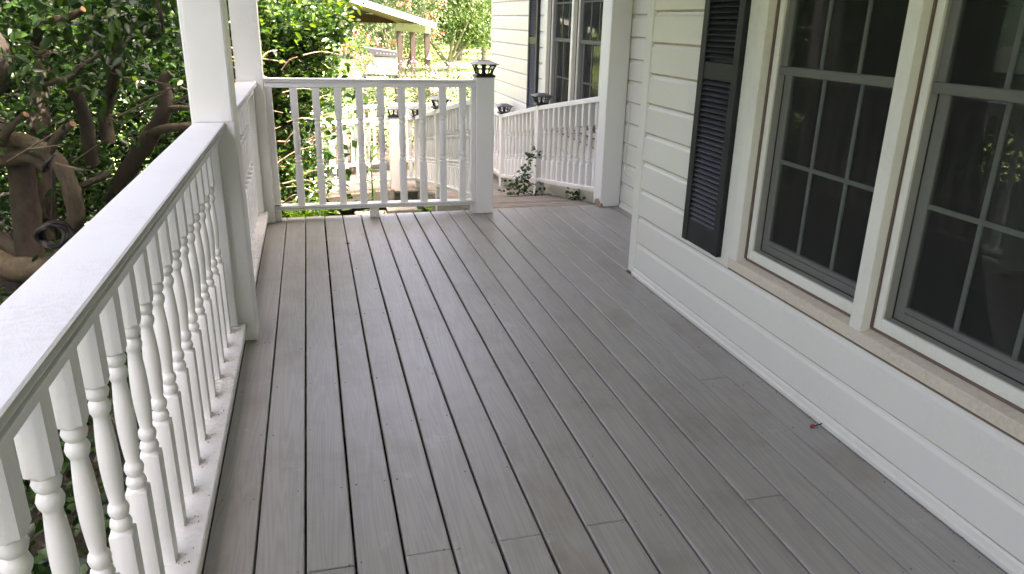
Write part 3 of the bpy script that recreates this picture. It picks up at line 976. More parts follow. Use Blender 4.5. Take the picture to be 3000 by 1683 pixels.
part('porch_ceiling', cb, M['ceiling'], house)

# things behind / on the glass
def curtain(x, yA, yB, ztop, zbot, label, tied=True):
    mb = MB(); nU, nV = 46, 26
    vs = []
    for j in range(nV + 1):
        v = j / nV
        z = ztop + (zbot - ztop) * v
        if tied:
            pinch = 0.22 + 0.78 * (abs(v - 0.42) / 0.58) ** 0.9 if v > 0.42 else 0.22 + 0.5 * ((0.42 - v) / 0.42)
        else:
            pinch = 1
        for i in range(nU + 1):
            u = i / nU
            y = yB - (yB - yA) * u * min(1, pinch)
            vs.append((x + 0.018 * math.sin(u * 40 + 0.6 * math.sin(v * 5)) + 0.01 * math.sin(u * 17), y, z + 0.012 * math.sin(u * 30) * (v > 0.98)))
    fs = [(j * (nU + 1) + i, j * (nU + 1) + i + 1, (j + 1) * (nU + 1) + i + 1, (j + 1) * (nU + 1) + i) for j in range(nV) for i in range(nU)]
    o = part('curtain', mb.add(vs, fs), M['curtain'], None, smooth=60, at=(x, (yA + yB) / 2, zbot))
    setp(o, label, 'curtain', 'curtains behind the porch windows')
curtain(2.20, 2.15, 3.05, 2.1, 0.84, 'grey gathered curtain behind the far porch window, tied back in the middle')
curtain(2.20, 1.05, 2.0, 2.1, 0.80, 'grey curtain hanging behind the porch window with a paper notice', tied=False)
curtain(2.84, 7.62, 8.35, 2.1, 0.5, 'grey curtain in the distant wall window, beside the far shutter', tied=False)
curtain(2.84, 6.55, 7.36, 2.1, 0.5, 'grey curtain in the distant wall window next to the porch post', tied=False)
pn = thing('paper_notice', (2.0405 + 0.0, 1.82, 1.42), 'pale paper sheet stuck inside the upper glass of the nearest window', 'notice')
part('sheet', MB().box(WX + 0.0485, WX + 0.0493, 1.66, 1.985, 1.415, 1.86), M['paper'], pn)
mb = MB()
for z, a, b_ in ((1.475, 1.70, 1.86), (1.490, 1.69, 1.89), (1.505, 1.70, 1.84), (1.60, 1.72, 1.93), (1.615, 1.70, 1.92), (1.64, 1.72, 1.88)):
    mb.box(WX + 0.0479, WX + 0.0484, a, b_, z, z + 0.004)
part('printed_lines', mb, M['print'], pn)

# ------------------------------------------------------------------ ramp, landing, lower ramp
def rz(y): return -0.018 - 0.163 * max(0.0, y - 6.14)
ramp_o = bpy.data.objects.new('ramp_floor', None); COL.objects.link(ramp_o); ORI['ramp_floor'] = Vector((0, 0, 0)); setp(ramp_o, kind='structure')
y = 6.135
while y < 9.70:
    y1 = y + 0.141
    mb = MB(); zz0, zz1 = rz(y), rz(y1)
    x0, x1 = 1.285 + random.uniform(-0.01, 0.01), 2.52 + random.uniform(-0.02, 0.02)
    ym = (y + y1) / 2
    g_ = random.uniform(0.003, 0.006)
    pts_ = [(x0, y, zz0), (x1, y, zz0), (x1, y1 - g_, zz1), (x0, y1 - g_, zz1)]
    slab(mb, pts_, 0.03)
    me = mb.mesh('plank', Vector(((x0 + x1) / 2, ym, zz0))); me.materials.append(M['old'])
    inst('plank', me, ramp_o, ((x0 + x1) / 2, ym, zz0 + random.uniform(-0.002, 0.002)))
    y = y1
LZ = rz(9.70)
y = 9.70
while y < 11.1:
    mb = MB(); mb.box(0.98, 2.54, y, y + 0.137, LZ - 0.03, LZ, 0.003)
    me = mb.mesh('plank', Vector((1.7, y, LZ))); me.materials.append(M['old'])
    inst('plank', me, ramp_o, (1.7, y, LZ)); y += 0.141
xl = 0.975
def lz(x): return LZ - 0.09 * max(0.0, 0.98 - x)
while xl > -3.2:
    mb = MB(); slab(mb, [(xl - 0.137, 9.78, lz(xl - 0.137)), (xl, 9.78, lz(xl)), (xl, 11.08, lz(xl)), (xl - 0.137, 11.08, lz(xl - 0.137))], 0.03)
    me = mb.mesh('plank', Vector((xl, 10.4, lz(xl)))); me.materials.append(M['oldy'])
    inst('plank', me, ramp_o, (xl, 10.4, lz(xl))); xl -= 0.141
mb = MB()
for x in (1.30, 2.50):
    slab(mb, [(x - 0.02, 6.14, rz(6.14) - 0.031), (x + 0.02, 6.14, rz(6.14) - 0.031), (x + 0.02, 9.7, rz(9.7) - 0.031), (x - 0.02, 9.7, rz(9.7) - 0.031)], 0.16)
for yv in (9.80, 11.06):
    slab(mb, [(-3.1, yv - 0.02, lz(-3.1) - 0.031), (0.98, yv - 0.02, LZ - 0.031), (0.98, yv + 0.02, LZ - 0.031), (-3.1, yv + 0.02, lz(-3.1) - 0.031)], 0.14)
    mb.box(0.981, 2.5, yv - 0.02, yv + 0.02, LZ - 0.19, LZ - 0.031)
part('ramp_stringers', mb, M['block'], ramp_o)
mb = MB()
for x, y_, z_ in ((0.3, 6.5, -0.6), (0.75, 6.42, -0.62), (1.1, 6.6, -0.55), (0.55, 8.9, -0.72), (1.15, 8.6, -0.7)):
    mb.box(x - 0.2, x + 0.2, y_ - 0.1, y_ + 0.1, GZ - 0.02, z_, 0.01)
for i, (x, y_, z_) in enumerate(((0.02, 6.45, -0.62), (0.45, 6.42, -0.58), (0.90, 6.47, -0.60), (0.62, 9.2, -0.75), (1.02, 9.25, -0.72))):
    o = part('concrete_block', MB().box(x - 0.195, x + 0.195, y_ - 0.1, y_ + 0.1, GZ - 0.02, z_, 0.01), M['block'], None, at=(x, y_, GZ))
    setp(o, ['grey concrete block on the ground under the left of the far porch rail', 'grey concrete block on the ground under the middle of the far porch rail', 'grey concrete block on the ground left of the short lantern post',
             'grey concrete block under the lower ramp behind the tall weed', 'grey concrete block under the lower ramp next to its lantern post'][i], 'block', 'concrete blocks under the ramp')

def ramp_rail(A, B, nbal, label, bal_shift=0.0, drop=0.80, e0=0.0, e1=0.0):
    """A, B: centre of the top rail's top at each end (sloping railing)"""
    A, B = Vector(A), Vector(B)
    t = thing('ramp_railing', ((A.x + B.x) / 2, (A.y + B.y) / 2, min(A.z, B.z) - drop), label, 'railing', 'white railings along the ramp')
    part('top_rail', MB().beam(A, B, 0.095, 0.045), M['rail'], t)
    lowA, lowB = A - Vector((0, 0, drop)), B - Vector((0, 0, drop))
    part('bottom_rail', MB().beam(lowA, lowB, 0.095, 0.04), M['sillrail'], t)
    ang = math.atan2((B - A).y, (B - A).x)
    for i in range(nbal):
        u = (i + 0.7) / (nbal + 0.4)
        P = lowA.lerp(lowB, u)
        inst('baluster', BALR, t, (P.x, P.y, P.z - 0.002), rotz=ang, scale=(1, 1, (drop - 0.04) / 0.80))
    return t
def short_post(x, y, z0, z1, w, label):
    t = thing('ramp_post', (x, y, z0), label, 'post', 'short posts with lanterns')
    part('shaft', MB().box(x - w / 2, x + w / 2, y - w / 2, y + w / 2, z0, z1, 0.004), M['white'], t)
    return t
XR = 2.455
ramp_rail((XR, 6.20, 0.938), (XR, 8.03, 0.662), 10, 'white sloping ramp railing by the house, between the tall post and first slim post')
ramp_rail((XR, 8.13, 0.646), (XR, 9.71, 0.375), 9, 'white sloping ramp railing beside the house, between the two lantern posts')
ramp_rail((XR, 9.81, 0.372), (XR, 10.95, 0.372), 7, 'white level railing at the far end of the ramp below the bright house wall')
short_post(XR, 8.08, rz(8.08) - 0.03, 0.665, 0.10, 'slim white ramp post by the house wall with ivy at its foot')
short_post(XR, 9.76, LZ - 0.03, 0.378, 0.10, 'slim white ramp post by the house wall, farther of the two')
lantern(XR, 8.08, 0.6655, 'black lantern on the slim ramp post in front of the far window')
lantern(XR, 9.76, 0.3785, 'black lantern on the slim ramp post left of the far shutter')
XL = 1.325
ramp_rail((XL, 6.115, 0.938), (XL, 8.08, 0.628), 12, 'white ramp railing running back from the short lantern post, balusters packed close in view')
ramp_rail((XL, 8.18, 0.612), (XL, 9.84, 0.345), 10, 'white ramp railing continuing down to the landing behind the porch rail')
short_post(XL, 8.13, rz(8.13) - 0.4, 0.63, 0.10, 'slim white ramp post behind the right end of the far porch rail')
lantern(XL, 8.13, 0.6305, 'black lantern behind the far porch rail, second from its right end')
short_post(XL, 9.90, LZ - 0.38, 0.335, 0.10, 'slim white corner post of the ramp landing, seen between balusters')
lantern(XL, 9.90, 0.3355, 'black lantern low on the landing corner post, mostly behind a baluster')
short_post(1.015, 9.90, LZ - 0.10, 0.335, 0.135, 'broad white ramp post facing the porch in the middle of the far rail')
lantern(1.015, 9.90, 0.3355, 'black lantern on the broad white ramp post beyond the porch rail')
ramp_rail((1.085, 9.90, 0.340), (1.275, 9.90, 0.340), 2, 'very short white railing between the two landing posts')
ramp_rail((0.945, 9.90, 0.335), (-0.95, 9.90, 0.185), 12, 'white railing of the lower ramp in front, half covered by the leafy bush')
ramp_rail((2.40, 10.99, 0.390), (1.05, 10.99, 0.390), 8, 'white railing behind the landing below the pink roses')
ramp_rail((0.95, 10.99, 0.380), (-1.0, 10.99, 0.215), 12, 'white railing at the back of the lower ramp, against the rose bushes')

# ------------------------------------------------------------------ big camellia tree at the left
tree = thing('camellia_tree', (-2.35, 6.5, GZ), 'large dark glossy leaved tree with crooked bare limbs beside the porch', 'tree')
def YP(px, py, y):
    """world point on the vertical plane y that shows at the photo's pixel (3000 px wide)"""
    d = fwd + r2 * ((px - 1500) / FPX) - u2 * ((py - 841.5) / FPX)
    t_ = y / d.y
    return Vector((d.x * t_, d.y * t_, CAMZ + d.z * t_))
def limb(name, pts, rad, ma, parent=tree, seg=9, cutend=False, wob=0.13):
    mb = MB(); P = [YP(*p) for p in pts]
    mb.tube(P, rad, seg=seg, smooth=4, wob=wob)
    o = part(name, mb, ma, parent, smooth=60)
    if cutend:
        d = (P[-1] - P[-2]).normalized()
        m2 = MB(); m2.tube([P[-1] - d * 0.001, P[-1] + d * 0.006], [rad[-1] * 0.98, rad[-1] * 0.9], seg=seg, smooth=1)
        part('cut_end', m2, M['cut'], o)
    return o
gr = YP(110, 860, 6.4); 
tk = MB(); P0 = [YP(95, 905, 6.4), YP(100, 800, 6.4), YP(85, 680, 6.4), YP(70, 560, 6.35), YP(60, 470, 6.3)]
P0[0].z = GZ - 0.1
tk.tube(P0, [0.20, 0.13, 0.105, 0.095, 0.085], seg=12, smooth=4, wob=0.05)
part('trunk', tk, M['bark'], tree, smooth=60)
limb('limb', [(-120, 395, 6.1), (0, 410, 6.1), (60, 412, 6.1), (140, 450, 6.05), (190, 510, 6.0), (215, 580, 6.0), (222, 640, 6.05), (200, 680, 6.15)], [0.055, 0.058, 0.058, 0.062, 0.062, 0.064, 0.062, 0.05], M['bark_lit'])
limb('limb', [(-90, 480, 6.2), (10, 465, 6.2), (80, 455, 6.15), (140, 490, 6.1)], [0.07, 0.07, 0.06, 0.05], M['bark_lit'])
limb('limb', [(12, 415, 6.05), (15, 395, 6.0), (40, 368, 5.95), (75, 337, 5.9)], [0.03, 0.028, 0.026, 0.024], M['bark_lit'], cutend=True)
limb('limb', [(148, 440, 6.0), (160, 410, 5.95), (185, 382, 5.9), (214, 364, 5.85)], [0.032, 0.028, 0.026, 0.024], M['bark_lit'], cutend=True)
limb('limb', [(-60, 330, 6.5), (0, 360, 6.4), (10, 395, 6.2)], [0.04, 0.04, 0.04], M['bark'])
limb('limb', [(-70, 730, 6.3), (0, 775, 6.2), (60, 790, 6.1), (150, 780, 6.1), (230, 735, 6.2)], [0.10, 0.10, 0.09, 0.085, 0.07], M['bark_lit'])
limb('limb', [(-40, 660, 6.6), (10, 710, 6.5), (60, 745, 6.4), (110, 760, 6.4)], [0.08, 0.08, 0.07, 0.06], M['bark'])
limb('limb', [(120, 700, 6.6), (122, 560, 6.7), (118, 430, 6.8), (112, 300, 6.9), (130, 150, 7.0)], [0.11, 0.095, 0.085, 0.075, 0.05], M['bark'])
limb('limb', [(300, 720, 7.0), (330, 590, 6.9), (365, 520, 6.8), (420, 430, 6.7), (470, 350, 6.6), (488, 290, 6.6), (478, 240, 6.6), (500, 215, 6.6)], [0.085, 0.082, 0.075, 0.068, 0.06, 0.052, 0.045, 0.035], M['bark'])
limb('limb', [(425, 395, 6.65), (470, 380, 6.55), (530, 372, 6.5), (600, 370, 6.5)], [0.035, 0.035, 0.034, 0.03], M['bark_lit'])
limb('limb', [(480, 330, 6.6), (510, 318, 6.55), (560, 316, 6.5), (620, 300, 6.5)], [0.028, 0.024, 0.02, 0.018], M['bark_lit'])
limb('limb', [(105, 140, 6.2), (112, 95, 6.1), (125, 75, 6.0), (160, 62, 5.95), (205, 50, 5.9), (242, 28, 5.85)], [0.03, 0.034, 0.036, 0.032, 0.028, 0.024], M['bark_lit'], cutend=True)
limb('limb', [(120, 250, 5.9), (160, 238, 5.9), (203, 228, 5.85), (235, 195, 5.85), (265, 178, 5.85), (292, 158, 5.85)], [0.022, 0.02, 0.02, 0.018, 0.014, 0.012], M['bark_lit'])
limb('limb', [(20, 180, 5.8), (70, 172, 5.8), (108, 165, 5.8), (145, 138, 5.8)], [0.014, 0.012, 0.010, 0.006], M['bark_lit'], seg=6)
limb('limb', [(108, 165, 5.8), (130, 168, 5.8), (152, 167, 5.8)], [0.008, 0.007, 0.005], M['bark_lit'], seg=6)
limb('limb', [(-30, 90, 5.5), (0, 140, 5.5), (12, 190, 5.5), (-5, 260, 5.6)], [0.05, 0.05, 0.05, 0.05], M['bark'])
limb('limb', [(215, 255, 6.4), (250, 350, 6.5), (270, 480, 6.6)], [0.05, 0.05, 0.055], M['bark'])
limb('limb', [(340, 20, 6.6), (345, 130, 6.6), (335, 230, 6.7), (310, 330, 6.8), (318, 420, 6.8)], [0.035, 0.04, 0.045, 0.05, 0.055], M['bark'])
limb('limb', [(455, 0, 6.0), (470, 40, 6.0), (478, 90, 6.1)], [0.018, 0.016, 0.012], M['bark_lit'], seg=6)
limb('limb', [(190, 560, 6.5), (250, 540, 6.5), (320, 510, 6.6)], [0.02, 0.025, 0.03], M['bark'])
for i in range(46):                                         # fine twigs
    px, py, y_ = random.uniform(-40, 560), random.uniform(-60, 520), random.uniform(5.2, 8.0)
    a = random.uniform(-0.7, 0.9); ln = random.uniform(50, 150)
    limb('twig', [(px, py, y_), (px + ln * 0.5, py - a * ln * 0.4, y_ - 0.1), (px + ln, py - a * ln * 0.8, y_ - 0.15)], [0.007, 0.0055, 0.003], M['bark_lit'], seg=5, wob=0)
# crown: clumps behind and around the limbs, open towards the house below
sp_ = [(-2.6, 8.0, 1.2, 1.8, 0.9, 1.1, 3), (-1.3, 7.6, 1.5, 0.9, 0.8, 0.9, 2), (-3.6, 7.2, 0.6, 1.3, 1.2, 1.4, 2), (-1.7, 7.9, 0.0, 1.2, 0.8, 0.7, 2), (-2.4, 8.6, -0.4, 1.8, 0.6, 0.6, 1.4),
       (-2.6, 5.4, 1.95, 1.4, 1.2, 0.45, 1.5), (-1.5, 6.3, 1.75, 0.8, 0.9, 0.5, 1.2), (-2.2, 6.9, 1.0, 1.1, 0.5, 0.7, 0.9)]
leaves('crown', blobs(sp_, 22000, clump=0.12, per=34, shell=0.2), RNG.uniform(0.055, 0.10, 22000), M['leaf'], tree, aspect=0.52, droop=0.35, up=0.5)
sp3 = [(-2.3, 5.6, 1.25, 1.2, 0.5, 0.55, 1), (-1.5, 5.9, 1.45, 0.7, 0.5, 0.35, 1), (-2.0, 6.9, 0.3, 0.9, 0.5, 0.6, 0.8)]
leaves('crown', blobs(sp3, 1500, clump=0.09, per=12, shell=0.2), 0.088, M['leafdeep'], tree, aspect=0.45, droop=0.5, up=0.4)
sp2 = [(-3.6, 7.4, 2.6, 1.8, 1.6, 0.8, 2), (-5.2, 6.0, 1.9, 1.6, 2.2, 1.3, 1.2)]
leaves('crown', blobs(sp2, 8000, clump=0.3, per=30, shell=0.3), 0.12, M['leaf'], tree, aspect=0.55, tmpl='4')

# dark strap round the arched limb and coiled hose hanging below it
st = MB()
c0 = YP(148, 470, 6.04)
st.tube([c0 + Vector((0.068 * math.cos(a) * 0.75, 0.072 * math.sin(a), 0.055 * math.cos(a))) for a in np.linspace(0, 2 * math.pi, 13)], 0.012, seg=6, smooth=2)
st.tube([YP(150, 478, 5.98), YP(155, 560, 5.98), YP(150, 640, 6.0)], [0.008, 0.007, 0.008], seg=6)
o = part('rope', st, M['hose'], None, smooth=60, at=tuple(c0))
setp(o, 'black rope looped over the arched tree limb, holding the hose coil', 'rope')
hs_ = MB()
hc = YP(158, 690, 5.98)
for i in range(7):
    rx, rz_ = random.uniform(0.075, 0.11), random.uniform(0.07, 0.11)
    dy = random.uniform(-0.05, 0.05); ph = random.uniform(-0.3, 0.3)
    hs_.tube([hc + Vector((rx * math.cos(a) + dy * 0.4, dy + 0.02 * math.sin(a * 2 + ph), rz_ * math.sin(a))) for a in np.linspace(0, 2 * math.pi, 13)], 0.011, seg=6, smooth=2)
o = part('hose_coil', hs_, M['hose'], None, smooth=60, at=tuple(hc))
setp(o, 'coil of black hose hanging under the arched tree limb', 'hose')

# ------------------------------------------------------------------ bush beyond the far rail
bush = thing('leafy_bush', (-0.5, 8.2, GZ), 'glossy green bush with reddish twigs behind the far porch railing', 'bush')
bs = [(0.05, 7.7, 1.5, 0.36, 0.3, 0.28, 0.9), (-0.05, 7.8, 1.0, 0.34, 0.3, 0.4, 0.9), (-0.62, 7.9, 0.2, 0.62, 0.6, 1.1, 2), (-0.42, 8.0, 1.35, 0.55, 0.6, 0.55, 1.6), (-0.1, 8.1, 1.45, 0.42, 0.4, 0.32, 0.5), (-0.5, 7.7, -0.35, 0.6, 0.5, 0.6, 1.2), (-0.9, 8.3, 1.9, 0.8, 0.8, 0.8, 1.2), (-0.15, 8.2, 0.72, 0.3, 0.3, 0.24, 0.35), (-0.2, 7.9, 0.15, 0.25, 0.3, 0.35, 0.3)]
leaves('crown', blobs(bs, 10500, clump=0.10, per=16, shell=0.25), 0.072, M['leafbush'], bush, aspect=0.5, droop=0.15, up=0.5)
for i in range(70):
    a = random.uniform(0, 6.28); r_ = random.uniform(0.1, 0.55)
    b0 = Vector((-0.55 + r_ * 0.4 * math.cos(a), 8.0 + r_ * 0.4 * math.sin(a), random.uniform(-0.8, 0.9)))
    e_ = b0 + Vector((random.uniform(-0.4, 0.55), random.uniform(-0.5, 0.2), random.uniform(0.0, 0.6)))
    mb = MB(); mb.tube([b0, b0.lerp(e_, 0.5) + Vector((0, 0, random.uniform(-0.05, 0.08))), e_], [0.007, 0.0055, 0.003], seg=5)
    part('twig', mb, M['twig'], bush)
for i in range(48):
    b0 = Vector((random.uniform(-0.75, 0.05), random.uniform(7.15, 7.5), random.uniform(-0.5, 1.3)))
    a = random.choice((random.uniform(-0.3, 0.3), random.uniform(2.6, 3.6), random.uniform(0.5, 1.2)))
    ln = random.uniform(0.2, 0.5)
    e_ = b0 + Vector((ln * math.cos(a), random.uniform(-0.1, 0.1), ln * 0.5 * math.sin(a)))
    mb = MB(); mb.tube([b0, b0.lerp(e_, 0.5) + Vector((0, 0, 0.03)), e_], [0.007, 0.006, 0.003], seg=5)
    part('twig', mb, M['twig'], bush)
for x, y_ in ((-0.6, 8.0), (-0.45, 8.1), (-0.7, 7.8)):
    mb = MB(); mb.tube([(x, y_, GZ - 0.05), (x + 0.05, y_, 0.0), (x - 0.03, y_ + 0.03, 1.0), (x + 0.05, y_, 1.8)], [0.035, 0.03, 0.022, 0.012], seg=7)
    part('stem', mb, M['bark'], bush)

# hedge wall of trees and shrubs farther left
specs = [(-0.78, 9.0, -0.05, 0.80, 0.42, 1.15, 'dark evergreen shrub right behind the glossy bush with reddish twigs'), (-5.4, 9.6, 0.4, 1.6, 1.2, 1.7, 'dark evergreen shrub at the far left behind the crooked tree'), (-3.2, 10.8, 0.5, 1.4, 1.0, 1.7, 'dark evergreen shrub behind the middle of the crooked tree'),
         (-1.6, 11.8, 0.6, 1.1, 0.9, 1.6, 'evergreen shrub behind the front porch post'), (-6.6, 6.2, 0.5, 1.4, 1.8, 2.0, 'dark evergreen shrub left of the crooked tree'),
         (-4.6, 2.3, 0.0, 1.2, 1.5, 1.0, 'unseen evergreen shrub added for shade left of the long near railing'), (-4.3, -1.2, 0.1, 1.3, 1.7, 1.1, 'unseen evergreen shrub added for shade left of the porch beside the camera'), (-4.4, -5.0, 0.1, 1.3, 1.8, 1.1, 'unseen evergreen shrub added for shade left of the porch behind the camera')]  # last three: unseen, added to shade the near post and porch
for x, y_, z_, rx, ry, rz_, lb in specs:
    t = thing('evergreen_shrub', (x, y_, GZ), lb, 'shrub', 'evergreen shrubs beyond the crooked tree')
    leaves('foliage', blobs([(x, y_, z_, rx, ry, rz_, 1), (x + 0.3, y_, z_ + 1.0, rx * 0.7, ry * 0.7, rz_ * 0.8, 0.6)], 9500, clump=0.22, per=26, shell=0.15), 0.12, M['leafdeep'], t, tmpl='4', aspect=0.6)
    mb = MB(); mb.tube([(x, y_, GZ - 0.1), (x + 0.1, y_, 0.2), (x, y_, z_ + 0.9)], [0.09, 0.07, 0.03], seg=8)
    part('trunk', mb, M['bark'], t)

# low plants and litter below the rail
gp = np.column_stack([RNG.uniform(-3.6, -0.62, 8500), RNG.uniform(0.2, 6.6, 8500), GZ + RNG.gamma(2.0, 0.11, 8500)])
setp(leaves('ground_cover', gp, 0.075, M['leafdeep'], None, aspect=0.55), kind='stuff', label='low green plants on the ground beside the porch')
gp = np.column_stack([RNG.uniform(-6, 1.2, 4200), RNG.uniform(0.2, 10.5, 4200), GZ + RNG.uniform(0.01, 0.05, 4200)])
setp(leaves('leaf_litter', gp, 0.07, M['litter'], None, aspect=0.5, tmpl='4', up=2.0), kind='stuff', label='fallen dry leaves on the dark soil')
gp = np.column_stack([RNG.uniform(-0.5, 1.2, 700), RNG.uniform(6.3, 7.4, 700), GZ + RNG.gamma(2.2, 0.13, 700)])
setp(leaves('ground_cover', gp, 0.085, M['leafweed'], None, aspect=0.4), kind='stuff', label='pale green weeds on the ground below the far porch rail')

# tall weed with lance leaves
wd = thing('tall_weed', (0.50, 6.95, GZ), 'tall bright green weed with long pointed leaves behind the far porch rail', 'weed')
tip = YP(1084, 425, 6.95)
mb = MB(); st0 = Vector((tip.x - 0.02, 6.95, GZ)); mb.tube([st0, st0.lerp(tip, 0.5) + Vector((0.015, 0, 0)), tip], [0.010, 0.008, 0.004], seg=6)
part('stem', mb, M['stemgreen'], wd)
def lance(base, d, ln, wd_, parent, ma, drop=0.35):
    d = Vector(d).normalized(); side = d.cross(Vector((0, 0, 1))).normalized()
    vs = []
    k = 6
    for i in range(k + 1):
        u = i / k
        c = Vector(base) + d * ln * u - Vector((0, 0, drop * ln * u * u))
        w = wd_ * math.sin(math.pi * min(0.98, 0.08 + 0.92 * u)) ** 0.8
        vs += [c - side * w, c + Vector((0, 0, -0.004)), c + side * w]
    fs = []
    for i in range(k):
        a = i * 3
        fs += [(a, a + 1, a + 4, a + 3), (a + 1, a + 2, a + 5, a + 4)]
    return part('leaf', MB().add(vs, fs), ma, parent, smooth=80)
for i in range(34):
    u = random.uniform(0.25, 1.0)
    p_ = st0.lerp(tip, u)
    a = i * 2.4
    lance(p_, (math.cos(a), math.sin(a), random.uniform(0.1, 0.9)), random.uniform(0.16, 0.27) * (1.15 - 0.4 * u), 0.019, wd, M['leafweed'])
def tuft(x, y, z, n_, ln, label, name='grass_tuft'):
    t = thing(name, (x, y, z), label, 'plant', 'small plants below the ramp')
    for i in range(n_):
        a = random.uniform(0, 6.28)
        lance((x, y, z), (math.cos(a), math.sin(a), random.uniform(0.6, 2.0)), random.uniform(0.6, 1.0) * ln, 0.009, t, M['leafweed'], drop=0.6)
tuft(1.12, 8.0, -0.62, 22, 0.42, 'green grassy tuft below the ramp railing, right of the tall weed')
tuft(0.18, 6.9, -0.7, 14, 0.55, 'green grassy tuft below the far porch rail, left of the tall weed')
fl_ = thing('leafy_weed', (-0.1, 6.6, GZ), 'lime green leafy weed at the left end of the far porch rail', 'weed')
leaves('foliage', np.column_stack([RNG.normal(-0.12, 0.13, 150), RNG.normal(6.62, 0.10, 150), RNG.normal(-0.12, 0.09, 150)]), 0.085, M['leafweed'], fl_, aspect=0.38, kind=None)
mb = MB()
for i in range(7):
    mb.tube([(-0.1 + 0.02 * i, 6.6, GZ), (-0.12 + 0.03 * (i - 3), 6.6, -0.5), (-0.12 + 0.06 * (i - 3), 6.62, -0.08)], [0.006, 0.005, 0.003], seg=5)
part('stems', mb, M['stemgreen'], fl_)
tuft(-0.05, 6.6, -0.75, 18, 0.6, 'bright green grassy tuft at the foot of the bush')

# ivy on the ramp
iv = thing('ivy_plant', (2.38, 8.0, rz(8.0)), 'green ivy climbing from the ramp floor onto the slim ramp post', 'ivy')
path = [YP(1490, 558, 7.9), YP(1520, 535, 7.95), YP(1540, 505, 8.0), YP(1552, 470, 8.0), YP(1558, 450, 8.0)]
mb = MB(); mb.tube(path, 0.005, seg=5); part('vine', mb, M['twig'], iv)
pv = []
for c_, r_, k in ((YP(1500, 556, 7.85), 0.06, 45), (YP(1530, 545, 7.9), 0.065, 60), (YP(1540, 515, 7.95), 0.05, 55), (YP(1545, 487, 8.0), 0.035, 20), (YP(1556, 452, 8.0), 0.045, 30), (YP(1570, 455, 8.02), 0.03, 12), (YP(1560, 560, 7.85), 0.07, 50)):
    pv.append(np.array(c_) + RNG.normal(size=(k, 3)) * [r_, r_ * 0.6, r_])
leaves('foliage', np.vstack(pv), 0.042, M['leafivy'], iv, aspect=0.85, tmpl='8', kind=None)
iv2 = thing('ivy_plant', (2.52, 7.0, rz(7.0) - 0.05), 'small ivy sprig under the bottom rail near the tall right post', 'ivy')
leaves('foliage', np.array(YP(1690, 566, 7.0)) + RNG.normal(size=(40, 3)) * [0.06, 0.05, 0.03], 0.045, M['leafivy'], iv2, aspect=0.85, kind=None)
# thin cable on the recessed wall
o = part('cable', MB().tube([(2.579, 5.93, 0.9), (2.578, 5.94, 0.55), (2.577, 5.95, 0.33), (2.578, 5.86, 0.30), (2.580, 5.80, 0.285)], 0.004, seg=5), M['cable'], None, at=(2.58, 5.9, 0.3))
setp(o, 'thin white cable hanging down the siding beside the tall right post', 'cable')

# ------------------------------------------------------------------ small things on the porch
tw = thing('twig', (1.90, 2.26, 0.0), 'brown twig with a red bud lying against the wall trim', 'twig')
mb = MB(); mb.tube([(1.885, 2.258, 0.006), (1.905, 2.259, 0.010), (1.925, 2.262, 0.011), (1.938, 2.272, 0.014)], [0.0022, 0.0024, 0.0025, 0.004], seg=6)
part('stalk', mb, M['bark'], tw)
mb = MB(); mb.tube([(1.868, 2.256, 0.007), (1.876, 2.257, 0.008), (1.884, 2.258, 0.008), (1.890, 2.258, 0.007)], [0.003, 0.0085, 0.008, 0.003], seg=8)
part('bud', mb, M['berry'], tw, smooth=60)
db = []
for i in range(420):
    k = random.randrange(0, 15)
    db.append((bx(k) + random.uniform(-0.012, 0.012), random.uniform(0.9, 6.0), 0.002))
for i in range(420):
    db.append((1.924 - abs(random.gauss(0, 0.008)), random.uniform(1.0, 4.2), 0.0025))
for i in range(120):
    db.append((-0.34 + random.gauss(0, 0.03), 3.60 + random.gauss(0, 0.03), 0.002))
for i in range(24):
    yb = 3.508 - 0.1635 * i
    for q in range(15):
        db.append((-0.425 + random.gauss(0, 0.016), yb + random.gauss(0, 0.026), 0.1052))
for i in range(130):
    db.append((random.uniform(-0.32, 1.25), 5.93 + random.gauss(0, 0.05), 0.002))
db = np.array(db)
setp(leaves('debris', db, RNG.uniform(0.003, 0.008, len(db)), M['crumb'], None, aspect=0.6, tmpl='4', up=4.0, droop=0.0), kind='stuff', label='brown crumbs of leaf and dirt on the deck and lower rail')
def flat_leaf(x, y, z, ln, a, ma, label):
    mb = MB(); ca, sa = math.cos(a), math.sin(a)
    T = [(0, 0, 0.001), (.3, .2, .008), (.7, .16, .006), (1, 0, .003), (.7, -.16, .012), (.3, -.2, .010), (.5, 0, .002)]
    vs = [(x + (u * ca - v * sa) * ln, y + (u * sa + v * ca) * ln, z + w) for u, v, w in T]
    mb.add(vs, [(0, 1, 6), (1, 2, 6), (2, 3, 6), (3, 4, 6), (4, 5, 6), (5, 0, 6)])
    o = part('fallen_leaf', mb, ma, None, at=(x, y, z)); setp(o, label, 'leaf')
flat_leaf(-0.335, 5.965, 0.129, 0.06, 0.2, M['greyleaf'], 'grey curled leaf on the bottom rail at the far left corner')
flat_leaf(0.165, 5.26, 0.001, 0.035, 0.1, M['dryleaf'], 'small brown leaf lying on the far deck boards')

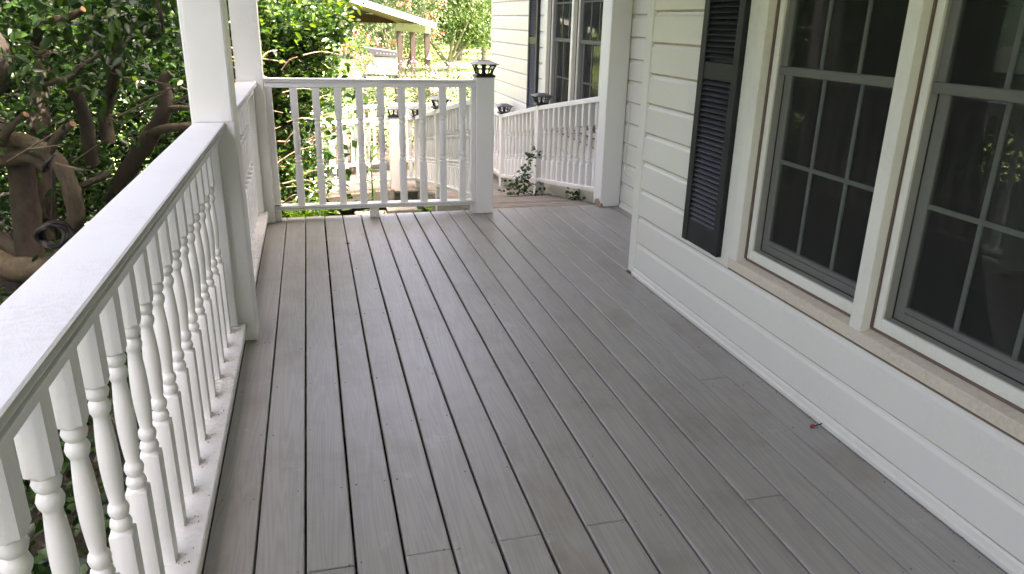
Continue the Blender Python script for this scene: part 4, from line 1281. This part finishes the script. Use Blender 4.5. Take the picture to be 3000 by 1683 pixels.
# ------------------------------------------------------------------ pavilion, grill
pav = thing('pavilion', (3.85, 26.0, GZ), 'open wooden pavilion on the lawn with brown posts and white roof edge', 'pavilion')
ra = R(6.4)
def PV(u, v, z):
    """u to the right of the corner post, v back from it"""
    return (3.85 + u * math.cos(ra) - v * math.sin(ra), 26.0 + u * math.sin(ra) + v * math.cos(ra), z)
def pbox(u0, u1, v0, v1, z0, z1):
    mb = MB()
    vs = [PV(u, v, z) for z in (z0, z1) for v in (v0, v1) for u in (u0, u1)]
    return mb.add(vs, [(0, 2, 3, 1), (4, 5, 7, 6), (0, 1, 5, 4), (2, 6, 7, 3), (0, 4, 6, 2), (1, 3, 7, 5)])
for v in (0, 2.0, 4.1):
    part('post', pbox(-0.08, 0.08, v - 0.08, v + 0.08, GZ - 0.1, 1.10), M['brownpost'], pav)
    part('post', pbox(-7.6, -7.44, v - 0.08, v + 0.08, GZ - 0.1, 1.10), M['brownpost'], pav)
part('beam', pbox(-0.08, 0.08, -0.13, 4.3, 1.101, 1.34), M['beam'], pav)
part('beam', pbox(-7.6, -7.44, -0.13, 4.3, 1.101, 1.34), M['beam'], pav)
part('beam', pbox(-7.43, -0.5, 4.0, 4.15, 1.68, 1.86), M['brownpost'], pav)
mb = MB()
gp_ = [(-0.02, 1.37), (-0.72, 1.66), (-6.8, 1.66), (-7.5, 1.37), (-3.76, 2.47)]
mb.add([PV(u, 4.16, z) for u, z in gp_] + [PV(u, 4.20, z) for u, z in gp_], [(0, 1, 2, 3, 4), (9, 8, 7, 6, 5)] + [(i, 5 + i, 5 + (i + 1) % 5, (i + 1) % 5) for i in range(5)])
part('gable_boards', mb, M['cedar'], pav)
SL = 0.275
def rp(u, v, dz=0): return PV(u, v, 1.40 + SL * (0.17 - u if u > -3.76 else 0.17 + u + 7.52) + dz)
mb = MB()
slab(mb, [rp(0.17, -0.5), rp(0.17, 4.6), rp(-3.76, 4.6), rp(-3.76, -0.5)][::-1], 0.04)
slab(mb, [rp(-3.7601, -0.5), rp(-3.7601, 4.6), rp(-7.85, 4.6), rp(-7.85, -0.5)][::-1], 0.04)
part('ceiling', mb, M['cedar'], pav)
mb = MB()
slab(mb, [rp(0.20, -0.55, 0.045), rp(0.20, 4.62, 0.045), rp(-3.76, 4.62, 0.045), rp(-3.76, -0.55, 0.045)][::-1], 0.04)
slab(mb, [rp(-3.7601, -0.55, 0.045), rp(-3.7601, 4.62, 0.045), rp(-7.87, 4.62, 0.045), rp(-7.87, -0.55, 0.045)][::-1], 0.04)
part('roof', mb, M['roofmetal'], pav)
mb = MB()
for a_, b_ in ((0.19, -3.76), (-3.7601, -7.86)):
    vs = [rp(a_, -0.545, 0.003), rp(b_, -0.545, 0.003), rp(b_, -0.545, -0.155), rp(a_, -0.545, -0.155), rp(a_, -0.505, 0.003), rp(b_, -0.505, 0.003), rp(b_, -0.505, -0.155), rp(a_, -0.505, -0.155)]
    mb.add(vs, [(0, 1, 2, 3), (7, 6, 5, 4), (0, 4, 5, 1), (3, 2, 6, 7), (0, 3, 7, 4), (1, 5, 6, 2)])
part('fascia', mb, M['fascia'], pav)
lp = thing('bell_lamp', (3.93, 25.85, 0.28), 'small white enamel lamp hanging on the nearest pavilion post', 'lamp')
q = PV(0.03, -0.17, 0)
mb = MB(); mb.tube([(q[0], q[1], 0.50), (q[0], q[1], 0.42), (q[0], q[1], 0.40), (q[0], q[1], 0.33), (q[0], q[1], 0.29)], [0.012, 0.014, 0.05, 0.06, 0.11], seg=12, smooth=2)
part('shade', mb, M['lampwhite'], lp, smooth=50)
mb = MB(); mb.tube([PV(0.03, -0.09, 0.52), PV(0.03, -0.15, 0.54), PV(0.03, -0.17, 0.49)], 0.012, seg=6); part('arm', mb, M['black'], lp)

gl = thing('barbecue_grill', (1.7, 18.0, GZ), 'steel barbecue with its black lid raised, seen from behind on the lawn', 'grill')
part('back_panel', MB().box(1.445, 1.965, 17.98, 18.40, 0.30, 0.715, 0.012), M['steel'], gl)
mb = MB()
mb.add([(1.42, 17.95, 0.735), (1.985, 17.95, 0.705), (1.985, 17.97, 0.80), (1.22, 17.97, 0.90), (1.42, 18.42, 0.735), (1.985, 18.42, 0.705), (1.985, 18.40, 0.83), (1.22, 18.40, 0.92)],
       [(0, 1, 2, 3), (7, 6, 5, 4), (0, 4, 5, 1), (3, 2, 6, 7), (0, 3, 7, 4), (1, 5, 6, 2)])
part('lid', mb, M['black'], gl)
mb = MB()
for i in range(6):
    x = 1.5 + i * 0.075
    mb.box(x, x + 0.03, 17.955, 17.964, 0.775 - i * 0.004, 0.795 - i * 0.004)
part('vent_holes', mb, M['steel'], gl)
mb = MB(); mb.tube([(1.36, 17.98, 0.44), (1.36, 18.4, 0.44)], 0.10, seg=14, smooth=1); part('side_drum', mb, M['tan'], gl, smooth=50)
mb = MB(); mb.tube([(1.285, 18.1, 0.49), (1.285, 18.45, 0.49)], 0.065, seg=14, smooth=1); part('side_drum', mb, M['tan'], gl, smooth=50)
part('shelf', MB().box(1.18, 2.02, 17.97, 18.45, 0.27, 0.298), M['black'], gl)
for x, y_ in ((1.24, 18.02), (1.24, 18.4), (1.94, 18.02), (1.94, 18.4)):
    part('leg', MB().box(x - 0.02, x + 0.02, y_ - 0.02, y_ + 0.02, GZ, 0.269), M['black'], gl)
part('side_table', MB().box(2.021, 2.42, 18.0, 18.42, 0.26, 0.285), M['cedar'], gl)

# ------------------------------------------------------------------ flowering shrubs, trees
def rose_bush(x, y_, rx, rz_, z_, label, nf=60, n_=2600, col='leafrose'):
    t = thing('rose_bush', (x, y_, GZ), label, 'rose bush', 'rose bushes beyond the ramp')
    leaves('foliage', blobs([(x, y_, z_, rx, 0.6, rz_, 1)], n_, clump=0.10, per=14, shell=0.35), 0.06, M[col], t, aspect=0.6, tmpl='4', droop=0)
    fp = blobs([(x, y_ - 0.1, z_ + 0.08, rx * 1.02, 0.62, rz_ * 1.03, 1)], nf * 7, clump=0.025, per=7, shell=0.85)
    leaves('blossoms', fp, 0.04, M['rose'], t, aspect=0.9, tmpl='4', droop=-0.4)
    mb = MB()
    for i in range(5):
        a = i * 1.3
        mb.tube([(x, y_, GZ - 0.03), (x + 0.2 * math.cos(a), y_ + 0.15 * math.sin(a), z_ - 0.2), (x + 0.5 * rx * math.cos(a), y_ + 0.3 * math.sin(a), z_ + 0.5 * rz_)], [0.014, 0.011, 0.006], seg=5)
    part('stems', mb, M['twig'], t)
rose_bush(0.55, 12.9, 0.75, 0.75, -0.15, 'pink rose bush seen through the left balusters of the far porch rail', 50)
rose_bush(1.55, 13.2, 0.75, 0.80, 0.0, 'pink rose bush seen above the middle of the ramp railings', 70)
rose_bush(2.45, 13.4, 0.70, 0.82, -0.02, 'pink rose bush left of the bright house corner', 60)
rose_bush(2.55, 17.0, 0.75, 0.75, -0.30, 'yellowish rose bush rising above the far porch rail beside the lantern', 26)
rose_bush(-0.6, 12.6, 0.8, 0.8, -0.1, 'pink rose bush mostly behind the glossy bush', 30)

def forked(t, base, top, spread, n_, r0, ma, zs=0.35):
    base = Vector(base); top = Vector(top)
    mb = MB(); mid = base.lerp(top, zs)
    mb.tube([base - Vector((0, 0, 0.2)), base.lerp(mid, 0.5), mid], [r0 * 1.25, r0, r0 * 0.85], seg=9)
    part('trunk', mb, ma, t, smooth=60)
    for i in range(n_):
        a = 6.28 * i / n_ + random.uniform(-0.3, 0.3)
        e_ = top + Vector((spread * math.cos(a), spread * math.sin(a), random.uniform(-0.4, 0.3) * (top - base).length * 0.4))
        mb = MB(); mb.tube([mid, mid.lerp(e_, 0.45) + Vector((0, 0, 0.05)), e_], [r0 * 0.6, r0 * 0.42, r0 * 0.15], seg=7)
        part('limb', mb, ma, t, smooth=60)

ok = thing('shade_tree', (7.0, 40.0, GZ), 'pale green spreading tree with a forked trunk on the sunny lawn', 'tree')
forked(ok, (7.0, 40, GZ), (6.9, 40, 1.4), 2.0, 7, 0.17, M['barkfar'], 0.12)
leaves('crown', blobs([(6.6, 40, 2.1, 2.4, 2.0, 1.5, 3), (8.3, 40.5, 1.3, 1.6, 1.5, 1.1, 1.6), (5.2, 39.8, 1.4, 1.0, 1.0, 1.0, 0.8), (7.0, 40, 3.8, 2.6, 2.2, 1.5, 2), (9.2, 41, 2.6, 1.8, 1.8, 1.7, 1.2)], 40000, clump=0.32, per=24, shell=0.2), 0.19, M['leafoak'], ok, aspect=0.34, droop=0.9, up=0.3, tmpl='4')

cm = thing('crepe_myrtle', (3.6, 33.0, GZ), 'multi stemmed crepe myrtle with red flower clusters behind the pavilion posts', 'tree')
for i in range(9):
    a = i * 0.7; mb = MB()
    e_ = Vector((3.6 + 1.3 * math.cos(a), 33 + 1.0 * math.sin(a), random.uniform(1.4, 3.0)))
    b0 = Vector((3.6 + 0.25 * math.cos(a), 33 + 0.2 * math.sin(a), GZ - 0.1))
    mb.tube([b0, b0.lerp(e_, 0.5) + Vector((0.1 * math.cos(a), 0, 0.1)), e_], [0.05, 0.04, 0.018], seg=6)
    part('stem', mb, M['barkfar'], cm)
csp = [(3.5, 33, 1.3, 1.9, 1.2, 1.5, 2), (2.4, 33.2, 0.9, 1.2, 0.9, 1.3, 1), (4.4, 33.2, 2.6, 1.4, 1.0, 1.3, 1), (4.6, 32.8, 0.6, 0.9, 0.8, 1.0, 0.7)]
leaves('crown', blobs(csp, 9000, clump=0.22, per=20, shell=0.3), 0.12, M['leafrose'], cm, aspect=0.5, tmpl='4', droop=0.2)
leaves('blossoms', blobs([(cx_, cy_, cz_ + 0.1, rx * 1.02, ry, rz_ * 1.05, w_) for cx_, cy_, cz_, rx, ry, rz_, w_ in csp], 900, clump=0.09, per=18, shell=0.85), 0.085, M['flower'], cm, aspect=0.9, tmpl='4', droop=-0.2)
cm2 = thing('crepe_myrtle', (1.55, 22.5, GZ), 'thin crepe myrtle shoots with red flowers beside the barbecue', 'tree')
for i in range(5):
    mb = MB(); e_ = Vector((1.5 + 0.5 * math.cos(i * 1.4), 22.5, random.uniform(0.4, 1.0))); mb.tube([(1.5, 22.5, GZ), (1.5, 22.5, 0), e_], [0.018, 0.014, 0.006], seg=5); part('stem', mb, M['barkfar'], cm2)
leaves('crown', blobs([(1.45, 22.5, 0.7, 0.5, 0.4, 0.5, 1)], 420, clump=0.12, per=12), 0.09, M['leafoak'], cm2, aspect=0.5, tmpl='4')
leaves('blossoms', blobs([(1.45, 22.4, 0.75, 0.55, 0.4, 0.45, 1)], 420, clump=0.05, per=34, shell=0.8), 0.06, M['flower'], cm2, aspect=0.9, tmpl='4')

fars = [(-14, 46, 5.0, 'far tree at the extreme left beyond the shrubs'), (-7, 52, 5.5, 'far tree behind the left evergreen shrubs'), (-2, 58, 5.0, 'far pale tree above the pavilion roof on the left'), (2.4, 53, 4.2, 'far tree with two dark trunks left of the barbecue'),
        (6.5, 62, 5.5, 'far pale tree above the pavilion roof edge'), (11.2, 50, 4.6, 'far tree with thin dark trunks left of the house corner'), (17, 60, 5.5, 'far tree mostly hidden by the house'), (13, 72, 6.5, 'tallest far tree behind the pale green tree'), (-20, 30, 5, 'far tree beyond the left shrubs, outermost')]
for x, y_, r_, lb in fars:
    t = thing('lawn_tree', (x, y_, GZ), lb, 'tree', 'trees at the far side of the lawn')
    hgt = r_ * 1.5
    forked(t, (x, y_, GZ), (x, y_, GZ + hgt), r_ * 0.5, 5, 0.2, M['barkfar'], 0.25)
    if x in (2.4, 11.2):
        for dx in (0.9, -1.5):
            mb = MB(); mb.tube([(x + dx, y_ + 1, GZ - 0.1), (x + dx + 0.1, y_ + 1, 1.0), (x + dx, y_ + 1, 3.5)], [0.2, 0.16, 0.1], seg=8); part('trunk', mb, M['barkfar'], t)
    leaves('crown', blobs([(x, y_, GZ + hgt + 0.6, r_, r_ * 0.8, r_ * 0.95, 2), (x - r_ * 0.5, y_, GZ + hgt - 0.6, r_ * 0.55, r_ * 0.6, r_ * 0.5, 1), (x + r_ * 0.5, y_, GZ + hgt - 0.4, r_ * 0.55, r_ * 0.6, r_ * 0.5, 1)], 5200, clump=0.55, per=26, shell=0.4), 0.42, M['leaffar'], t, aspect=0.6, tmpl='4')
# unbroken wood closing the view
wp = []
for x in np.linspace(-75, 75, 44):
    y_ = 88 + 8 * math.sin(x * 0.21) - 0.006 * x * x
    wp.append((x, y_, 3.2 + 1.5 * math.sin(x * 0.6), 3.2, 2.4, 5.0 + 1.5 * math.sin(x * 1.3), 1))
setp(leaves('far_wood', blobs(wp, 26000, clump=0.9, per=30, shell=0.5), 0.8, M['leaffar'], None, aspect=0.7, tmpl='4'), kind='stuff', label='pale wood closing off the far side of the lawn')
# trees left of and behind the porch, seen in the window panes
for x, y_, r_, lb in ((-11, 2.0, 3.4, 'large shade tree left of the porch, outside the rail'), (-8.5, -5.0, 3.2, 'shade tree left of the porch behind the camera')):
    t = thing('lawn_tree', (x, y_, GZ), lb, 'tree', 'trees at the far side of the lawn')
    forked(t, (x, y_, GZ), (x, y_, 3.0), r_ * 0.5, 5, 0.22, M['barkfar'], 0.3)
    leaves('crown', blobs([(x, y_, 3.2, r_, r_, r_ * 0.9, 2), (x + 1, y_, 1.0, r_ * 0.7, r_ * 0.8, 1.4, 1)], 6000, clump=0.4, per=26, shell=0.4), 0.22, M['leafdeep'], t, aspect=0.6, tmpl='4')
